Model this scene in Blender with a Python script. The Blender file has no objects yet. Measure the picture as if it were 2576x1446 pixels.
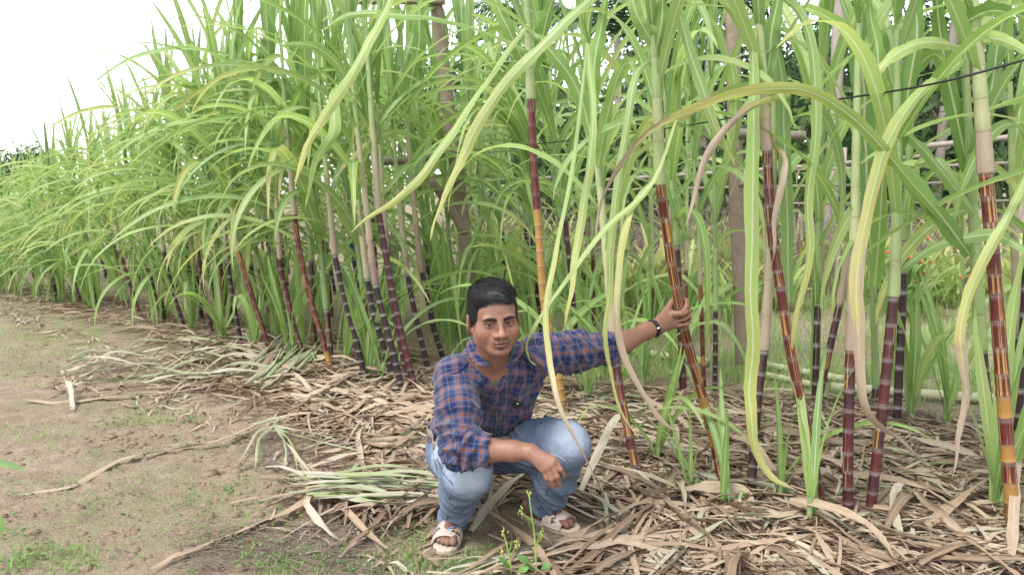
import bpy, math, random
import numpy as np
from mathutils import Vector, Matrix
rad = math.radians
SC = bpy.context.scene
COL = SC.collection
# ------------------------------------------------------------------ camera
CAM_H, PITCH, FPX, CX, CY = 1.29, rad(6.72), 2061.0, 1288.0, 723.0
cam = bpy.data.objects.new('camera', bpy.data.cameras.new('camera'))
COL.objects.link(cam); SC.camera = cam
cam.location = (0, 0, CAM_H); cam.rotation_euler = (rad(90) - PITCH, 0, 0)
cam.data.sensor_width = 36.0; cam.data.lens = 36.0 * FPX / 2576.0
cam.data.clip_start = 0.05; cam.data.clip_end = 2000
cam.data.dof.use_dof = True; cam.data.dof.focus_distance = 2.85; cam.data.dof.aperture_fstop = 8.0
# ------------------------------------------------------------------ sky, sun, exposure (bright overcast)
SUN_EL, SUN_ROT = rad(56), rad(-140)
world = bpy.data.worlds.new('World'); SC.world = world; world.use_nodes = True
wt = world.node_tree; wt.nodes.clear()
wo = wt.nodes.new('ShaderNodeOutputWorld'); wb = wt.nodes.new('ShaderNodeBackground')
sky = wt.nodes.new('ShaderNodeTexSky'); sky.sky_type = 'NISHITA'; sky.sun_disc = False
sky.sun_elevation = SUN_EL; sky.sun_rotation = SUN_ROT
sky.air_density = 1.0; sky.dust_density = 1.0; sky.ozone_density = 1.0
hs = wt.nodes.new('ShaderNodeHueSaturation'); hs.inputs['Saturation'].default_value = 0.22
wt.links.new(sky.outputs[0], hs.inputs['Color']); wt.links.new(hs.outputs[0], wb.inputs['Color'])
wb.inputs['Strength'].default_value = 0.14
wt.links.new(wb.outputs[0], wo.inputs[0])
sl = bpy.data.lights.new('sun', 'SUN'); sl.energy = 1.2; sl.angle = rad(20); sl.color = (1.0, 0.965, 0.90)
sun = bpy.data.objects.new('sun', sl); COL.objects.link(sun)
_sd = Vector((-math.sin(rad(40)) * math.cos(SUN_EL), -math.cos(rad(40)) * math.cos(SUN_EL), math.sin(SUN_EL)))
sun.rotation_euler = _sd.to_track_quat('Z', 'Y').to_euler()
SC.view_settings.view_transform = 'Standard'; SC.view_settings.look = 'None'
SC.view_settings.gamma = 1.0; SC.view_settings.use_curve_mapping = False
SC.view_settings.exposure = 1.78
SC.cycles.max_bounces = 8; SC.cycles.transparent_max_bounces = 8; SC.cycles.transmission_bounces = 4
SC.cycles.diffuse_bounces = 4

# ------------------------------------------------------------------ pixel -> place helpers (2576-wide photograph)
_cp, _sp = math.cos(PITCH), math.sin(PITCH)
def ray(px, py):
    c = (px - CX) / FPX; s = -(py - CY) / FPX
    return np.array([c, _cp + s * _sp, -_sp + s * _cp])
def pix(px, py, Y):
    d = ray(px, py); t = Y / d[1]
    return np.array([0, 0, CAM_H]) + d * t
def gnd(px, py, z=0.0):
    d = ray(px, py); t = (z - CAM_H) / d[2]
    return np.array([0, 0, CAM_H]) + d * t
def proj(p):
    p = np.asarray(p, float); q = p - np.array([0, 0, CAM_H])
    dep = q[..., 1] * _cp - q[..., 2] * _sp
    up = q[..., 1] * _sp + q[..., 2] * _cp
    return CX + FPX * q[..., 0] / dep, CY - FPX * up / dep, dep
# ------------------------------------------------------------------ numpy noise
_rng = np.random.RandomState(7)
_perm = np.concatenate([_rng.permutation(256)] * 3)
_grad = _rng.normal(size=(256, 3)); _grad /= np.linalg.norm(_grad, axis=1)[:, None]
def pn(p):
    p = np.asarray(p, float); i = np.floor(p).astype(int); f = p - i; i &= 255
    u = f * f * f * (f * (f * 6 - 15) + 10)
    out = 0.0
    for a in (0, 1):
        for b in (0, 1):
            for c in (0, 1):
                h = _perm[_perm[_perm[i[..., 0] + a] + i[..., 1] + b] + i[..., 2] + c]
                g = _grad[h]
                d = g[..., 0] * (f[..., 0] - a) + g[..., 1] * (f[..., 1] - b) + g[..., 2] * (f[..., 2] - c)
                w = (u[..., 0] if a else 1 - u[..., 0]) * (u[..., 1] if b else 1 - u[..., 1]) * (u[..., 2] if c else 1 - u[..., 2])
                out = out + d * w
    return out * 1.6
def fbm(p, oct=3):
    p = np.asarray(p, float); o = 0; a = 1.0
    for k in range(oct):
        o = o + a * pn(p * 2 ** k + 17.3 * k); a *= 0.5
    return o
def sstep(a, b, x):
    t = np.clip((np.asarray(x, float) - a) / (b - a), 0, 1); return t * t * (3 - 2 * t)
# ------------------------------------------------------------------ objects
def tag(o, label=None, cat=None, group=None, kind=None):
    if label: o['label'] = label
    if cat: o['category'] = cat
    if group: o['group'] = group
    if kind: o['kind'] = kind
    return o
def link(o, parent=None):
    COL.objects.link(o)
    if parent is not None: o.parent = parent
    return o
def empty(name, loc=(0, 0, 0), rz=0.0):
    o = bpy.data.objects.new(name, None); o.empty_display_size = 0.1
    o.location = Vector([float(x) for x in loc]); o.rotation_euler = (0, 0, rz)
    return link(o)
def np_mesh(name, V, F, mats=(), smooth=True):
    V = np.asarray(V, np.float32); me = bpy.data.meshes.new(name)
    if isinstance(F, np.ndarray) and F.ndim == 2:
        n, k = F.shape
        me.vertices.add(len(V)); me.vertices.foreach_set('co', V.ravel())
        me.loops.add(n * k); me.loops.foreach_set('vertex_index', F.astype(np.int32).ravel())
        me.polygons.add(n); me.polygons.foreach_set('loop_start', np.arange(0, n * k, k, dtype=np.int32))
    else:
        me.from_pydata(V.tolist(), [], [list(map(int, f)) for f in F])
    if smooth: me.polygons.foreach_set('use_smooth', np.ones(len(me.polygons), bool))
    me.update(calc_edges=True)
    for m in mats: me.materials.append(m)
    return me
def obj(name, me, parent=None, loc=None):
    o = bpy.data.objects.new(name, me)
    if loc is not None: o.location = Vector([float(x) for x in loc])
    link(o)
    if parent is not None:
        o.parent = parent
        if loc is None: o.matrix_parent_inverse = parent_world(parent).inverted()
    return o
def parent_world(p):
    m = p.matrix_basis.copy()
    if p.parent is not None: m = parent_world(p.parent) @ p.matrix_parent_inverse @ m
    return m
def set_attr(me, name, arr, typ='FLOAT_COLOR', dom='POINT'):
    a = me.attributes.new(name, typ, dom)
    key = {'FLOAT_COLOR': 'color', 'FLOAT_VECTOR': 'vector', 'FLOAT': 'value', 'FLOAT2': 'vector'}[typ]
    a.data.foreach_set(key, np.asarray(arr, np.float32).ravel())
# ------------------------------------------------------------------ node helper
class N:
    def __init__(s, name):
        s.m = bpy.data.materials.new(name); s.m.use_nodes = True; s.t = s.m.node_tree
        s.t.nodes.clear(); s.out = s.t.nodes.new('ShaderNodeOutputMaterial')
    def n(s, typ, **kw):
        nd = s.t.nodes.new('ShaderNode' + typ)
        for k, v in kw.items():
            if hasattr(nd, k): setattr(nd, k, v)
            else: s.put(nd.inputs[k], v)
        return nd
    def put(s, sock, v):
        if isinstance(v, bpy.types.NodeSocket): s.t.links.new(v, sock)
        elif isinstance(v, (tuple, list)) and sock.type == 'RGBA' and len(v) == 3: sock.default_value = (*v, 1)
        else: sock.default_value = v
    def math(s, op, a, b=0.0, c=None, clamp=False):
        nd = s.t.nodes.new('ShaderNodeMath'); nd.operation = op; nd.use_clamp = clamp
        s.put(nd.inputs[0], a); s.put(nd.inputs[1], b)
        if c is not None: s.put(nd.inputs[2], c)
        return nd.outputs[0]
    def mix(s, f, a, b, blend='MIX'):
        nd = s.t.nodes.new('ShaderNodeMix'); nd.data_type = 'RGBA'; nd.blend_type = blend
        s.put(nd.inputs[0], f); s.put(nd.inputs[6], a); s.put(nd.inputs[7], b)
        return nd.outputs[2]
    def ramp(s, f, stops, interp='LINEAR'):
        nd = s.t.nodes.new('ShaderNodeValToRGB'); cr = nd.color_ramp; cr.interpolation = interp
        while len(cr.elements) < len(stops): cr.elements.new(0.5)
        for e, (p, c) in zip(cr.elements, stops):
            e.position = p; e.color = (*c, 1) if len(c) == 3 else c
        s.put(nd.inputs[0], f); return nd.outputs[0]
    def noise(s, vec, scale, detail=3.0, rough=0.55, fac=True):
        nd = s.t.nodes.new('ShaderNodeTexNoise')
        if vec is not None: s.put(nd.inputs['Vector'], vec)
        nd.inputs['Scale'].default_value = scale; nd.inputs['Detail'].default_value = detail
        nd.inputs['Roughness'].default_value = rough
        return nd.outputs[0] if fac else nd.outputs[1]
    def mapr(s, v, a, b, c=0.0, d=1.0, clamp=True):
        nd = s.t.nodes.new('ShaderNodeMapRange'); nd.clamp = clamp
        for i, x in enumerate((v, a, b, c, d)): s.put(nd.inputs[i], x)
        return nd.outputs[0]
    def sep(s, v):
        nd = s.t.nodes.new('ShaderNodeSeparateXYZ'); s.put(nd.inputs[0], v); return nd.outputs
    def attr(s, name, typ='GEOMETRY'):
        nd = s.t.nodes.new('ShaderNodeAttribute'); nd.attribute_name = name; nd.attribute_type = typ; return nd
    def bsdf(s, col, rough=0.6, spec=0.4, bump=None, bstr=0.2, bdist=0.005, **kw):
        b = s.t.nodes.new('ShaderNodeBsdfPrincipled'); s.put(b.inputs['Base Color'], col)
        s.put(b.inputs['Roughness'], rough); s.put(b.inputs['Specular IOR Level'], spec)
        for k, v in kw.items(): s.put(b.inputs[k.replace('_', ' ')], v)
        if bump is not None:
            bn = s.t.nodes.new('ShaderNodeBump'); bn.inputs['Strength'].default_value = bstr
            bn.inputs['Distance'].default_value = bdist; s.put(bn.inputs['Height'], bump)
            s.t.links.new(bn.outputs[0], b.inputs['Normal'])
        return b
    def done(s, sh):
        s.t.links.new(sh.outputs[0], s.out.inputs[0]); return s.m
def plain(name, col, rough=0.6, spec=0.4, var=0.25, scale=30.0, bump=0.15, **kw):
    n = N(name); tc = n.n('TexCoord').outputs['Object']
    f = n.noise(tc, scale, 4.0)
    dark = tuple(c * (1 - var) for c in col); lite = tuple(min(1, c * (1 + var)) for c in col)
    return n.done(n.bsdf(n.mix(f, dark, lite), rough, spec, bump=f if bump else None, bstr=bump, **kw))
# ------------------------------------------------------------------ signed-distance sculpting
def smin(a, b, k):
    h = np.maximum(k - np.abs(a - b), 0) / k
    return np.minimum(a, b) - h * h * (k * 0.25)
class SDF:
    def __init__(s, lo, hi, h):
        s.lo = np.array(lo, float); s.h = h
        s.n = np.ceil((np.array(hi, float) - s.lo) / h).astype(int) + 1
        s.D = np.full(s.n, 0.2, np.float32)
    def box(s, lo, hi):
        a = np.clip(np.floor((np.asarray(lo) - s.lo) / s.h).astype(int), 0, s.n)
        b = np.clip(np.ceil((np.asarray(hi) - s.lo) / s.h).astype(int) + 1, 0, s.n)
        sl = tuple(slice(x, y) for x, y in zip(a, b))
        ax = [(s.lo[i] + s.h * np.arange(a[i], b[i])).astype(np.float32) for i in range(3)]
        return sl, ax[0][:, None, None], ax[1][None, :, None], ax[2][None, None, :]
    def put(s, fn, lo, hi, k=0.01, cut=False):
        pad = k + 4 * s.h
        sl, X, Y, Z = s.box(np.asarray(lo) - pad, np.asarray(hi) + pad)
        sub = s.D[sl]
        if sub.size == 0: return
        d = fn(X, Y, Z).astype(np.float32)
        s.D[sl] = -smin(-sub, d, k) if cut else smin(sub, d, k)
    def cone(s, a, b, ra, rb, k=0.01, flat=None, cut=False):
        a = np.asarray(a, float); b = np.asarray(b, float); ba = b - a; L = float(ba @ ba) + 1e-12
        def fn(X, Y, Z):
            t = np.clip(((X - a[0]) * ba[0] + (Y - a[1]) * ba[1] + (Z - a[2]) * ba[2]) / L, 0, 1)
            x = X - a[0] - t * ba[0]; y = Y - a[1] - t * ba[1]; z = Z - a[2] - t * ba[2]
            if flat is not None:
                n, f = flat; q = (x * n[0] + y * n[1] + z * n[2]) * (f - 1)
                x = x + q * n[0]; y = y + q * n[1]; z = z + q * n[2]
            return np.sqrt(x * x + y * y + z * z) - (ra + (rb - ra) * t)
        r = max(ra, rb)
        s.put(fn, np.minimum(a, b) - r, np.maximum(a, b) + r, k, cut)
    def chain(s, pts, rs, k=0.01, flat=None, cut=False):
        for i in range(len(pts) - 1): s.cone(pts[i], pts[i + 1], rs[i], rs[i + 1], k, flat, cut)
    def ell(s, c, r, R=None, k=0.01, cut=False):
        c = np.asarray(c, float); r = np.asarray(r, float); R = np.eye(3) if R is None else np.asarray(R)
        def fn(X, Y, Z):
            x, y, z = X - c[0], Y - c[1], Z - c[2]
            u = [R[0, i] * x + R[1, i] * y + R[2, i] * z for i in range(3)]
            k0 = np.sqrt(sum((u[i] / r[i]) ** 2 for i in range(3)))
            k1 = np.sqrt(sum((u[i] / r[i] ** 2) ** 2 for i in range(3))) + 1e-9
            return k0 * (k0 - 1) / k1
        e = np.sqrt((R ** 2) @ (r ** 2))
        s.put(fn, c - e, c + e, k, cut)
    def plane_cut(s, p, n, lo, hi, k=0.003):
        p = np.asarray(p, float); n = np.asarray(n, float); n = n / np.linalg.norm(n)
        sl, X, Y, Z = s.box(lo, hi)
        d = ((X - p[0]) * n[0] + (Y - p[1]) * n[1] + (Z - p[2]) * n[2]).astype(np.float32)
        s.D[sl] = -smin(-s.D[sl], -d, k)      # keeps the side where d < 0
    def sample(s, P):
        q = (np.asarray(P, float) - s.lo) / s.h
        i = np.clip(np.floor(q).astype(int), 0, s.n - 2); f = q - i; o = 0
        for a in (0, 1):
            for b in (0, 1):
                for c in (0, 1):
                    w = (f[..., 0] if a else 1 - f[..., 0]) * (f[..., 1] if b else 1 - f[..., 1]) * (f[..., 2] if c else 1 - f[..., 2])
                    o = o + w * s.D[i[..., 0] + a, i[..., 1] + b, i[..., 2] + c]
        return o
    def hit(s, px, py, off=0.0):
        d = ray(px, py); t = np.arange(s.lo[1] + s.h, s.lo[1] + s.h * (s.n[1] - 1), s.h * 0.5) / d[1]
        P = np.array([0, 0, CAM_H]) + t[:, None] * d
        ok = np.all((P > s.lo) & (P < s.lo + s.h * (s.n - 1)), axis=1)
        v = np.where(ok, s.sample(P), 1.0); w = np.where(v < 0)[0]
        if len(w) == 0: return None
        return P[w[0]] - d / np.linalg.norm(d) * off
    def mesh(s):
        D = s.D; S = D < 0; n = s.n
        c = np.zeros(n - 1, np.int8)
        for a in (0, 1):
            for b in (0, 1):
                for e in (0, 1): c += S[a:n[0] - 1 + a, b:n[1] - 1 + b, e:n[2] - 1 + e]
        act = (c > 0) & (c < 8); I = np.argwhere(act); del c
        idx = np.full(n - 1, -1, np.int32); idx[act] = np.arange(len(I)); del act
        acc = np.zeros((len(I), 3)); cnt = np.zeros(len(I))
        cor = [np.array(q) for q in ((0, 0, 0), (1, 0, 0), (0, 1, 0), (1, 1, 0), (0, 0, 1), (1, 0, 1), (0, 1, 1), (1, 1, 1))]
        val = [D[I[:, 0] + q[0], I[:, 1] + q[1], I[:, 2] + q[2]].astype(float) for q in cor]
        for i, j in ((0, 1), (2, 3), (4, 5), (6, 7), (0, 2), (1, 3), (4, 6), (5, 7), (0, 4), (1, 5), (2, 6), (3, 7)):
            m = (val[i] < 0) != (val[j] < 0); den = val[i] - val[j]
            t = np.where(m, val[i] / np.where(np.abs(den) < 1e-12, 1, den), 0)
            acc += np.where(m[:, None], cor[i] + t[:, None] * (cor[j] - cor[i]), 0); cnt += m
        V = s.lo + s.h * (I + acc / cnt[:, None]); F = []
        for ax in range(3):
            u, w = (ax + 1) % 3, (ax + 2) % 3
            sa = [slice(None)] * 3; sb = [slice(None)] * 3
            sa[ax] = slice(0, n[ax] - 1); sb[ax] = slice(1, n[ax])
            for q in (u, w): sa[q] = slice(1, n[q] - 1); sb[q] = slice(1, n[q] - 1)
            A = S[tuple(sa)]; B = S[tuple(sb)]; E = np.argwhere(A != B)
            if len(E) == 0: continue
            fl = A[E[:, 0], E[:, 1], E[:, 2]]
            E = E.copy(); E[:, u] += 1; E[:, w] += 1
            def cell(du, dw):
                G = E.copy(); G[:, u] += du; G[:, w] += dw
                return idx[G[:, 0], G[:, 1], G[:, 2]]
            Q = np.stack([cell(-1, -1), cell(0, -1), cell(0, 0), cell(-1, 0)], 1)
            F.append(np.where(fl[:, None], Q, Q[:, ::-1]))
        return V, np.concatenate(F)
def vnormals(V, F):
    n = np.cross(V[F[:, 2]] - V[F[:, 0]], V[F[:, 3]] - V[F[:, 1]]); o = np.zeros_like(V)
    for k in range(4): np.add.at(o, F[:, k], n)
    return o / (np.linalg.norm(o, axis=1)[:, None] + 1e-12)
def relax(V, F, it=1, lam=0.5):
    for _ in range(it):
        a = np.zeros_like(V); c = np.zeros(len(V))
        for i, j in ((0, 1), (1, 2), (2, 3), (3, 0)):
            np.add.at(a, F[:, i], V[F[:, j]]); np.add.at(a, F[:, j], V[F[:, i]])
            np.add.at(c, F[:, i], 1); np.add.at(c, F[:, j], 1)
        V = V + lam * (a / np.maximum(c, 1)[:, None] - V)
    return V
def unit(v): v = np.asarray(v, float); return v / (np.linalg.norm(v) + 1e-12)
def tube(pts, rs, sides=8, caps=True):
    pts = np.asarray(pts, float); n = len(pts); rs = np.broadcast_to(np.asarray(rs, float), (n,))
    T = np.gradient(pts, axis=0); T /= np.linalg.norm(T, axis=1)[:, None] + 1e-12
    ref = np.array([0, 0, 1.0]) if abs(T[0][2]) < 0.9 else np.array([1.0, 0, 0])
    V = []; u = unit(np.cross(T[0], ref))
    for i in range(n):
        u = unit(u - T[i] * (u @ T[i])); w = np.cross(T[i], u)
        for k in range(sides):
            a = 2 * math.pi * k / sides
            V.append(pts[i] + rs[i] * (math.cos(a) * u + math.sin(a) * w))
    F = []
    for i in range(n - 1):
        for k in range(sides):
            a = i * sides + k; b = i * sides + (k + 1) % sides
            F.append((a, b, b + sides, a + sides))
    if caps:
        V.append(pts[0]); V.append(pts[-1]); c0, c1 = len(V) - 2, len(V) - 1
        for k in range(sides):
            F.append((c0, (k + 1) % sides, k)); m = (n - 1) * sides
            F.append((c1, m + k, m + (k + 1) % sides))
    return np.array(V), F
class MB:
    def __init__(s): s.V = []; s.F = []; s.n = 0
    def add(s, V, F):
        s.V.append(np.asarray(V, float)); s.F += [tuple(int(i) + s.n for i in f) for f in F]; s.n += len(V)
    def mesh(s, name, mats=(), smooth=True): return np_mesh(name, np.concatenate(s.V), s.F, mats, smooth)
def catmull(P, n):
    P = np.asarray(P, float); Q = np.vstack([2 * P[0] - P[1], P, 2 * P[-1] - P[-2]])
    o = []
    for t in np.linspace(0, len(P) - 1, n):
        i = min(int(t), len(P) - 2); f = t - i; a, b, c, d = Q[i:i + 4]
        o.append(0.5 * (2 * b + (c - a) * f + (2 * a - 5 * b + 4 * c - d) * f * f + (3 * b - a - 3 * c + d) * f ** 3))
    return np.array(o)
# ================================================================== SETTING
ROW0 = np.array([1.27, 3.26]); RU = unit([-.682, .731]); RN = np.array([.731, .682])
RBEND = unit([-.80, .60]) - RU          # the rows swing leftward beyond six metres
def rowpt(t, k): return ROW0 + RU * t + RN * k + RBEND * max(t - 6.0, 0)
def rowdist(x, y): return (x - ROW0[0]) * RN[0] + (y - ROW0[1]) * RN[1]
def hgt_exact(x, y):
    x = np.asarray(x, float); y = np.asarray(y, float); z0 = np.zeros_like(x * y)
    P3 = np.stack(np.broadcast_arrays(x, y, z0), -1)
    k = rowdist(x, y)
    h = .018 * pn(P3 * 1.3) + .012 * pn(P3 * 4.1 + 3)
    h = h + .035 * np.exp(-(k / .35) ** 2) * sstep(-.2, 1.5, (x - ROW0[0]) * RU[0] + (y - ROW0[1]) * RU[1])
    near = np.minimum(np.hypot(x + .235, (y - 2.93) * 1.0), np.hypot(x - .14, y - 3.06))
    return h * sstep(.16, .55, near)
_hx, _hy = np.arange(-14, 10.01, .04), np.arange(.5, 17.01, .04)
_HT = hgt_exact(*np.meshgrid(_hx, _hy, indexing='ij')).astype(np.float32)
def hgt(x, y):
    x = np.asarray(x, float); y = np.asarray(y, float)
    a = np.clip((x + 14) / .04, 0, len(_hx) - 1.001); b = np.clip((y - .5) / .04, 0, len(_hy) - 1.001)
    i = a.astype(int); j = b.astype(int); f = a - i; g = b - j
    return (_HT[i, j] * (1 - f) + _HT[i + 1, j] * f) * (1 - g) + (_HT[i, j + 1] * (1 - f) + _HT[i + 1, j + 1] * f) * g
_HL = _HT.tolist()
def hz(x, y):
    a = min(max((float(x) + 14) / .04, 0), len(_hx) - 1.001); b = min(max((float(y) - .5) / .04, 0), len(_hy) - 1.001); i = int(a); j = int(b); f = a - i; g = b - j
    return (_HL[i][j] * (1 - f) + _HL[i + 1][j] * f) * (1 - g) + (_HL[i][j + 1] * (1 - f) + _HL[i + 1][j + 1] * f) * g
def on_gnd(px, py, up=0.0):
    p = gnd(px, py, 0.0); z = hz(p[0], p[1]); p = gnd(px, py, z); p[2] += up; return p
# ground sheet, fine near the camera and reaching the horizon
def axis(n, near, far, c=0.0):
    t = np.linspace(-1, 1, n); a = 3.2 if far > 60 else 2.5
    q = np.sinh(t * 6.6) / np.sinh(6.6); return c + near * t + far * q ** 3
gx = axis(420, 5.5, 320, 0.0); gy = axis(420, 6.0, 320, 5.0)
GX, GY = np.meshgrid(gx, gy, indexing='ij')
GZ = hgt(GX, GY)
fl3 = np.stack([GX, GY, 0 * GX], -1)
rough = sstep(.3, -.25, pn(fl3 * .9 + 9.1)) * sstep(9, 5, GY)
near_foot = np.minimum(np.hypot(GX + .235, GY - 2.93), np.hypot(GX - .14, GY - 3.06))
GZ = GZ + (.018 * np.abs(pn(fl3 * 9)) + .010 * pn(fl3 * 23)) * (.25 + rough) * sstep(.2, .4, near_foot)
idx = np.arange(GX.size).reshape(GX.shape)
gF = np.stack([idx[:-1, :-1], idx[1:, :-1], idx[1:, 1:], idx[:-1, 1:]], -1).reshape(-1, 4)
n = N('soil'); tc = n.n('TexCoord').outputs['Object']
f1, f2, f3 = n.noise(tc, 1.1, 4), n.noise(tc, 9, 6, .62), n.noise(tc, 85, 4, .65)
soil = n.mix(n.mapr(f2, .3, .7), (.155, .112, .080), (.325, .252, .188)); soil = n.mix(n.mapr(f3, .4, .65, 0, .55), soil, (.375, .305, .238))
moss = n.mix(n.noise(tc, 30, 4), (.11, .12, .045), (.20, .20, .095))
sx = n.sep(tc)
gm = n.math('ADD', n.mapr(f1, .44, .60), n.math('MULTIPLY', n.mapr(sx[1], 6.0, 9.0), .7))
gm = n.math('MULTIPLY', gm, n.mapr(f2, .40, .58), clamp=True)
gm = n.math('MULTIPLY', gm, .62)
c = n.mix(gm, soil, moss)
gmat = n.done(n.bsdf(c, .95, .1, bump=n.math('ADD', f2, n.math('MULTIPLY', f3, .5)), bstr=1.0, bdist=.03))
ground = obj('ground', np_mesh('ground', np.stack([GX, GY, GZ], -1).reshape(-1, 3), gF, [gmat])); tag(ground, 'bare tan soil with mossy patches', kind='structure')

# ------------------------------------------------------------------ leaf and cane materials
def leaf_mat(name, from_obj=True, kind='green'):
    n = N(name); uvn = n.n('UVMap'); uvn.uv_map = 'luv'; s = n.sep(uvn.outputs[0]); u, v = s[0], s[1]
    if from_obj:
        oi = n.n('ObjectInfo'); cs = n.n('SeparateColor'); n.put(cs.inputs[0], oi.outputs['Color']); age, hue, rnd = cs.outputs[0], cs.outputs[1], cs.outputs[2]
    else:
        at = n.attr('lcol'); cs = n.n('SeparateColor'); n.put(cs.inputs[0], at.outputs['Color']); age, hue, rnd = cs.outputs[0], cs.outputs[1], cs.outputs[2]
    cu = n.math('ABSOLUTE', n.math('SUBTRACT', u, .5))
    cmb = n.n('CombineXYZ'); n.put(cmb.inputs[0], n.math('MULTIPLY', u, 3.0)); n.put(cmb.inputs[1], n.math('MULTIPLY', v, 14.0)); n.put(cmb.inputs[2], n.math('MULTIPLY', rnd, 37.0))
    nzv = n.noise(cmb.outputs[0], 1.0, 4, .6)
    cmb2 = n.n('CombineXYZ'); n.put(cmb2.inputs[0], n.math('MULTIPLY', u, 60.0)); n.put(cmb2.inputs[1], n.math('MULTIPLY', v, 2.5)); n.put(cmb2.inputs[2], n.math('MULTIPLY', rnd, 21.0))
    vein = n.noise(cmb2.outputs[0], 1.0, 2, .5)
    cmb3 = n.n('CombineXYZ'); n.put(cmb3.inputs[0], n.math('MULTIPLY', u, 12.0)); n.put(cmb3.inputs[1], n.math('MULTIPLY', v, 90.0)); n.put(cmb3.inputs[2], n.math('MULTIPLY', rnd, 11.0))
    spk = n.noise(cmb3.outputs[0], 1.0, 3, .6)
    if kind == 'green':
        c = n.ramp(hue, [(0, (.095, .215, .042)), (.35, (.175, .325, .070)), (.7, (.275, .425, .115)), (1, (.39, .49, .185))])
        c = n.mix(n.mapr(rnd, .55, 1.0, 0, .42), c, (.17, .29, .16))
        c = n.mix(n.mapr(vein, .32, .68, 0, .40), c, n.mix(.5, c, (.50, .55, .28)))
        c = n.mix(n.mapr(nzv, .5, .75, 0, .35), c, n.mix(.5, c, (.10, .20, .05)))
        mid = n.mapr(cu, .03, .075, .85, 0)
        ya = n.math('ADD', n.math('MULTIPLY', age, n.math('ADD', n.math('MULTIPLY', v, 1.25), .10)), n.math('MULTIPLY', n.math('SUBTRACT', nzv, .5), .9))
        ya = n.math('ADD', ya, n.math('MULTIPLY', n.math('MULTIPLY', cu, age), .55))
        c = n.mix(n.mapr(ya, .42, .85, 0, .85), c, (.50, .46, .15))
        c = n.mix(n.math('MULTIPLY', n.mapr(spk, .66, .72), n.mapr(age, .35, .7, 0, .75)), c, (.20, .075, .02))
        c = n.mix(mid, c, (.55, .58, .38))
        br = n.mapr(ya, .86, 1.06)
        c = n.mix(br, c, n.mix(vein, (.20, .145, .10), (.40, .325, .245)))
        tfac = n.mapr(br, 0, 1, .50, .14); rough, spec = .42, .42
    else:
        c = n.ramp(age, [(0, (.175, .122, .083)), (.25, (.335, .245, .172)), (.5, (.43, .345, .258)), (.75, (.42, .39, .315)), (.88, (.28, .32, .20)), (1, (.27, .35, .15))])
        c = n.mix(n.mapr(vein, .35, .65, 0, .5), c, n.mix(.5, c, (.16, .10, .06)))
        c = n.mix(n.mapr(nzv, .45, .8, 0, .5), c, n.mix(.75, c, (.075, .055, .042)))
        c = n.mix(n.mapr(cu, .02, .06, .45, 0), c, (.42, .36, .27))
        tfac, rough, spec = .14, .66, .22
    b = n.bsdf(c, rough, spec, bump=vein, bstr=.28, bdist=.002)
    tr = n.n('BsdfTranslucent'); n.put(tr.inputs[0], n.mix(.35, c, n.mix(1.0, c, (1.25, 1.25, .75), 'MULTIPLY')))
    mx = n.n('MixShader'); n.put(mx.inputs[0], tfac); n.put(mx.inputs[1], b.outputs[0]); n.put(mx.inputs[2], tr.outputs[0])
    return n.done(mx)
M_LEAF, M_DRY = leaf_mat('cane_leaf'), leaf_mat('dry_leaf', True, 'dry')
M_LEAF_A, M_DRY_A = leaf_mat('cane_leaf_mass', False), leaf_mat('dry_leaf_mass', False, 'dry')
n = N('cane_rind'); uvn = n.n('UVMap'); uvn.uv_map = 'luv'; s = n.sep(uvn.outputs[0]); u, v = s[0], s[1]
oi = n.n('ObjectInfo'); cs = n.n('SeparateColor'); n.put(cs.inputs[0], oi.outputs['Color']); ty, st_, rnd = cs.outputs
cmb = n.n('CombineXYZ'); n.put(cmb.inputs[0], n.math('MULTIPLY', u, 19.0)); n.put(cmb.inputs[1], n.math('MULTIPLY', v, .12)); n.put(cmb.inputs[2], n.math('MULTIPLY', rnd, 53.0))
stripe = n.noise(cmb.outputs[0], 1.0, 1.5, .5)
tc = n.n('TexCoord').outputs['Object']; gx_ = n.noise(tc, 5, 4)
base = n.ramp(ty, [(0, (.016, .009, .014)), (.35, (.038, .011, .014)), (.6, (.085, .013, .013)), (.8, (.10, .02, .014)), (.9, (.27, .14, .035)), (1, (.33, .20, .055))])
thr = n.math('SUBTRACT', .70, n.math('MULTIPLY', st_, .20))
sm = n.math('MULTIPLY', n.mapr(n.math('SUBTRACT', stripe, thr), -.01, .035), n.mapr(st_, .05, .12))
c = n.mix(sm, base, n.mix(n.mapr(stripe, .5, .8), (.26, .125, .035), (.40, .265, .085)))
c = n.mix(n.mapr(gx_, .60, .75, 0, .45), c, n.mix(.5, c, (.30, .23, .18)))
wax = n.math('MULTIPLY', n.mapr(v, .76, .90), n.mapr(v, .97, .92)); wax = n.math('MULTIPLY', wax, n.mapr(ty, .1, .7, .62, .12))
c = n.mix(wax, c, (.42, .40, .42))
c = n.mix(n.math('MAXIMUM', n.mapr(v, .035, .012), n.mapr(v, .965, .985)), c, (.17, .13, .085))
M_RIND = n.done(n.bsdf(c, n.mapr(gx_, .3, .7, .34, .56), .42, bump=n.noise(tc, 30, 3), bstr=.05, bdist=.002))
n = N('leaf_sheath'); uvn = n.n('UVMap'); uvn.uv_map = 'luv'; s = n.sep(uvn.outputs[0]); u, v = s[0], s[1]
oi = n.n('ObjectInfo'); cs = n.n('SeparateColor'); n.put(cs.inputs[0], oi.outputs['Color']); ty, st_, rnd = cs.outputs
cmb = n.n('CombineXYZ'); n.put(cmb.inputs[0], n.math('MULTIPLY', u, 44.0)); n.put(cmb.inputs[1], n.math('MULTIPLY', v, 1.2)); n.put(cmb.inputs[2], n.math('MULTIPLY', rnd, 31.0))
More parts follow.
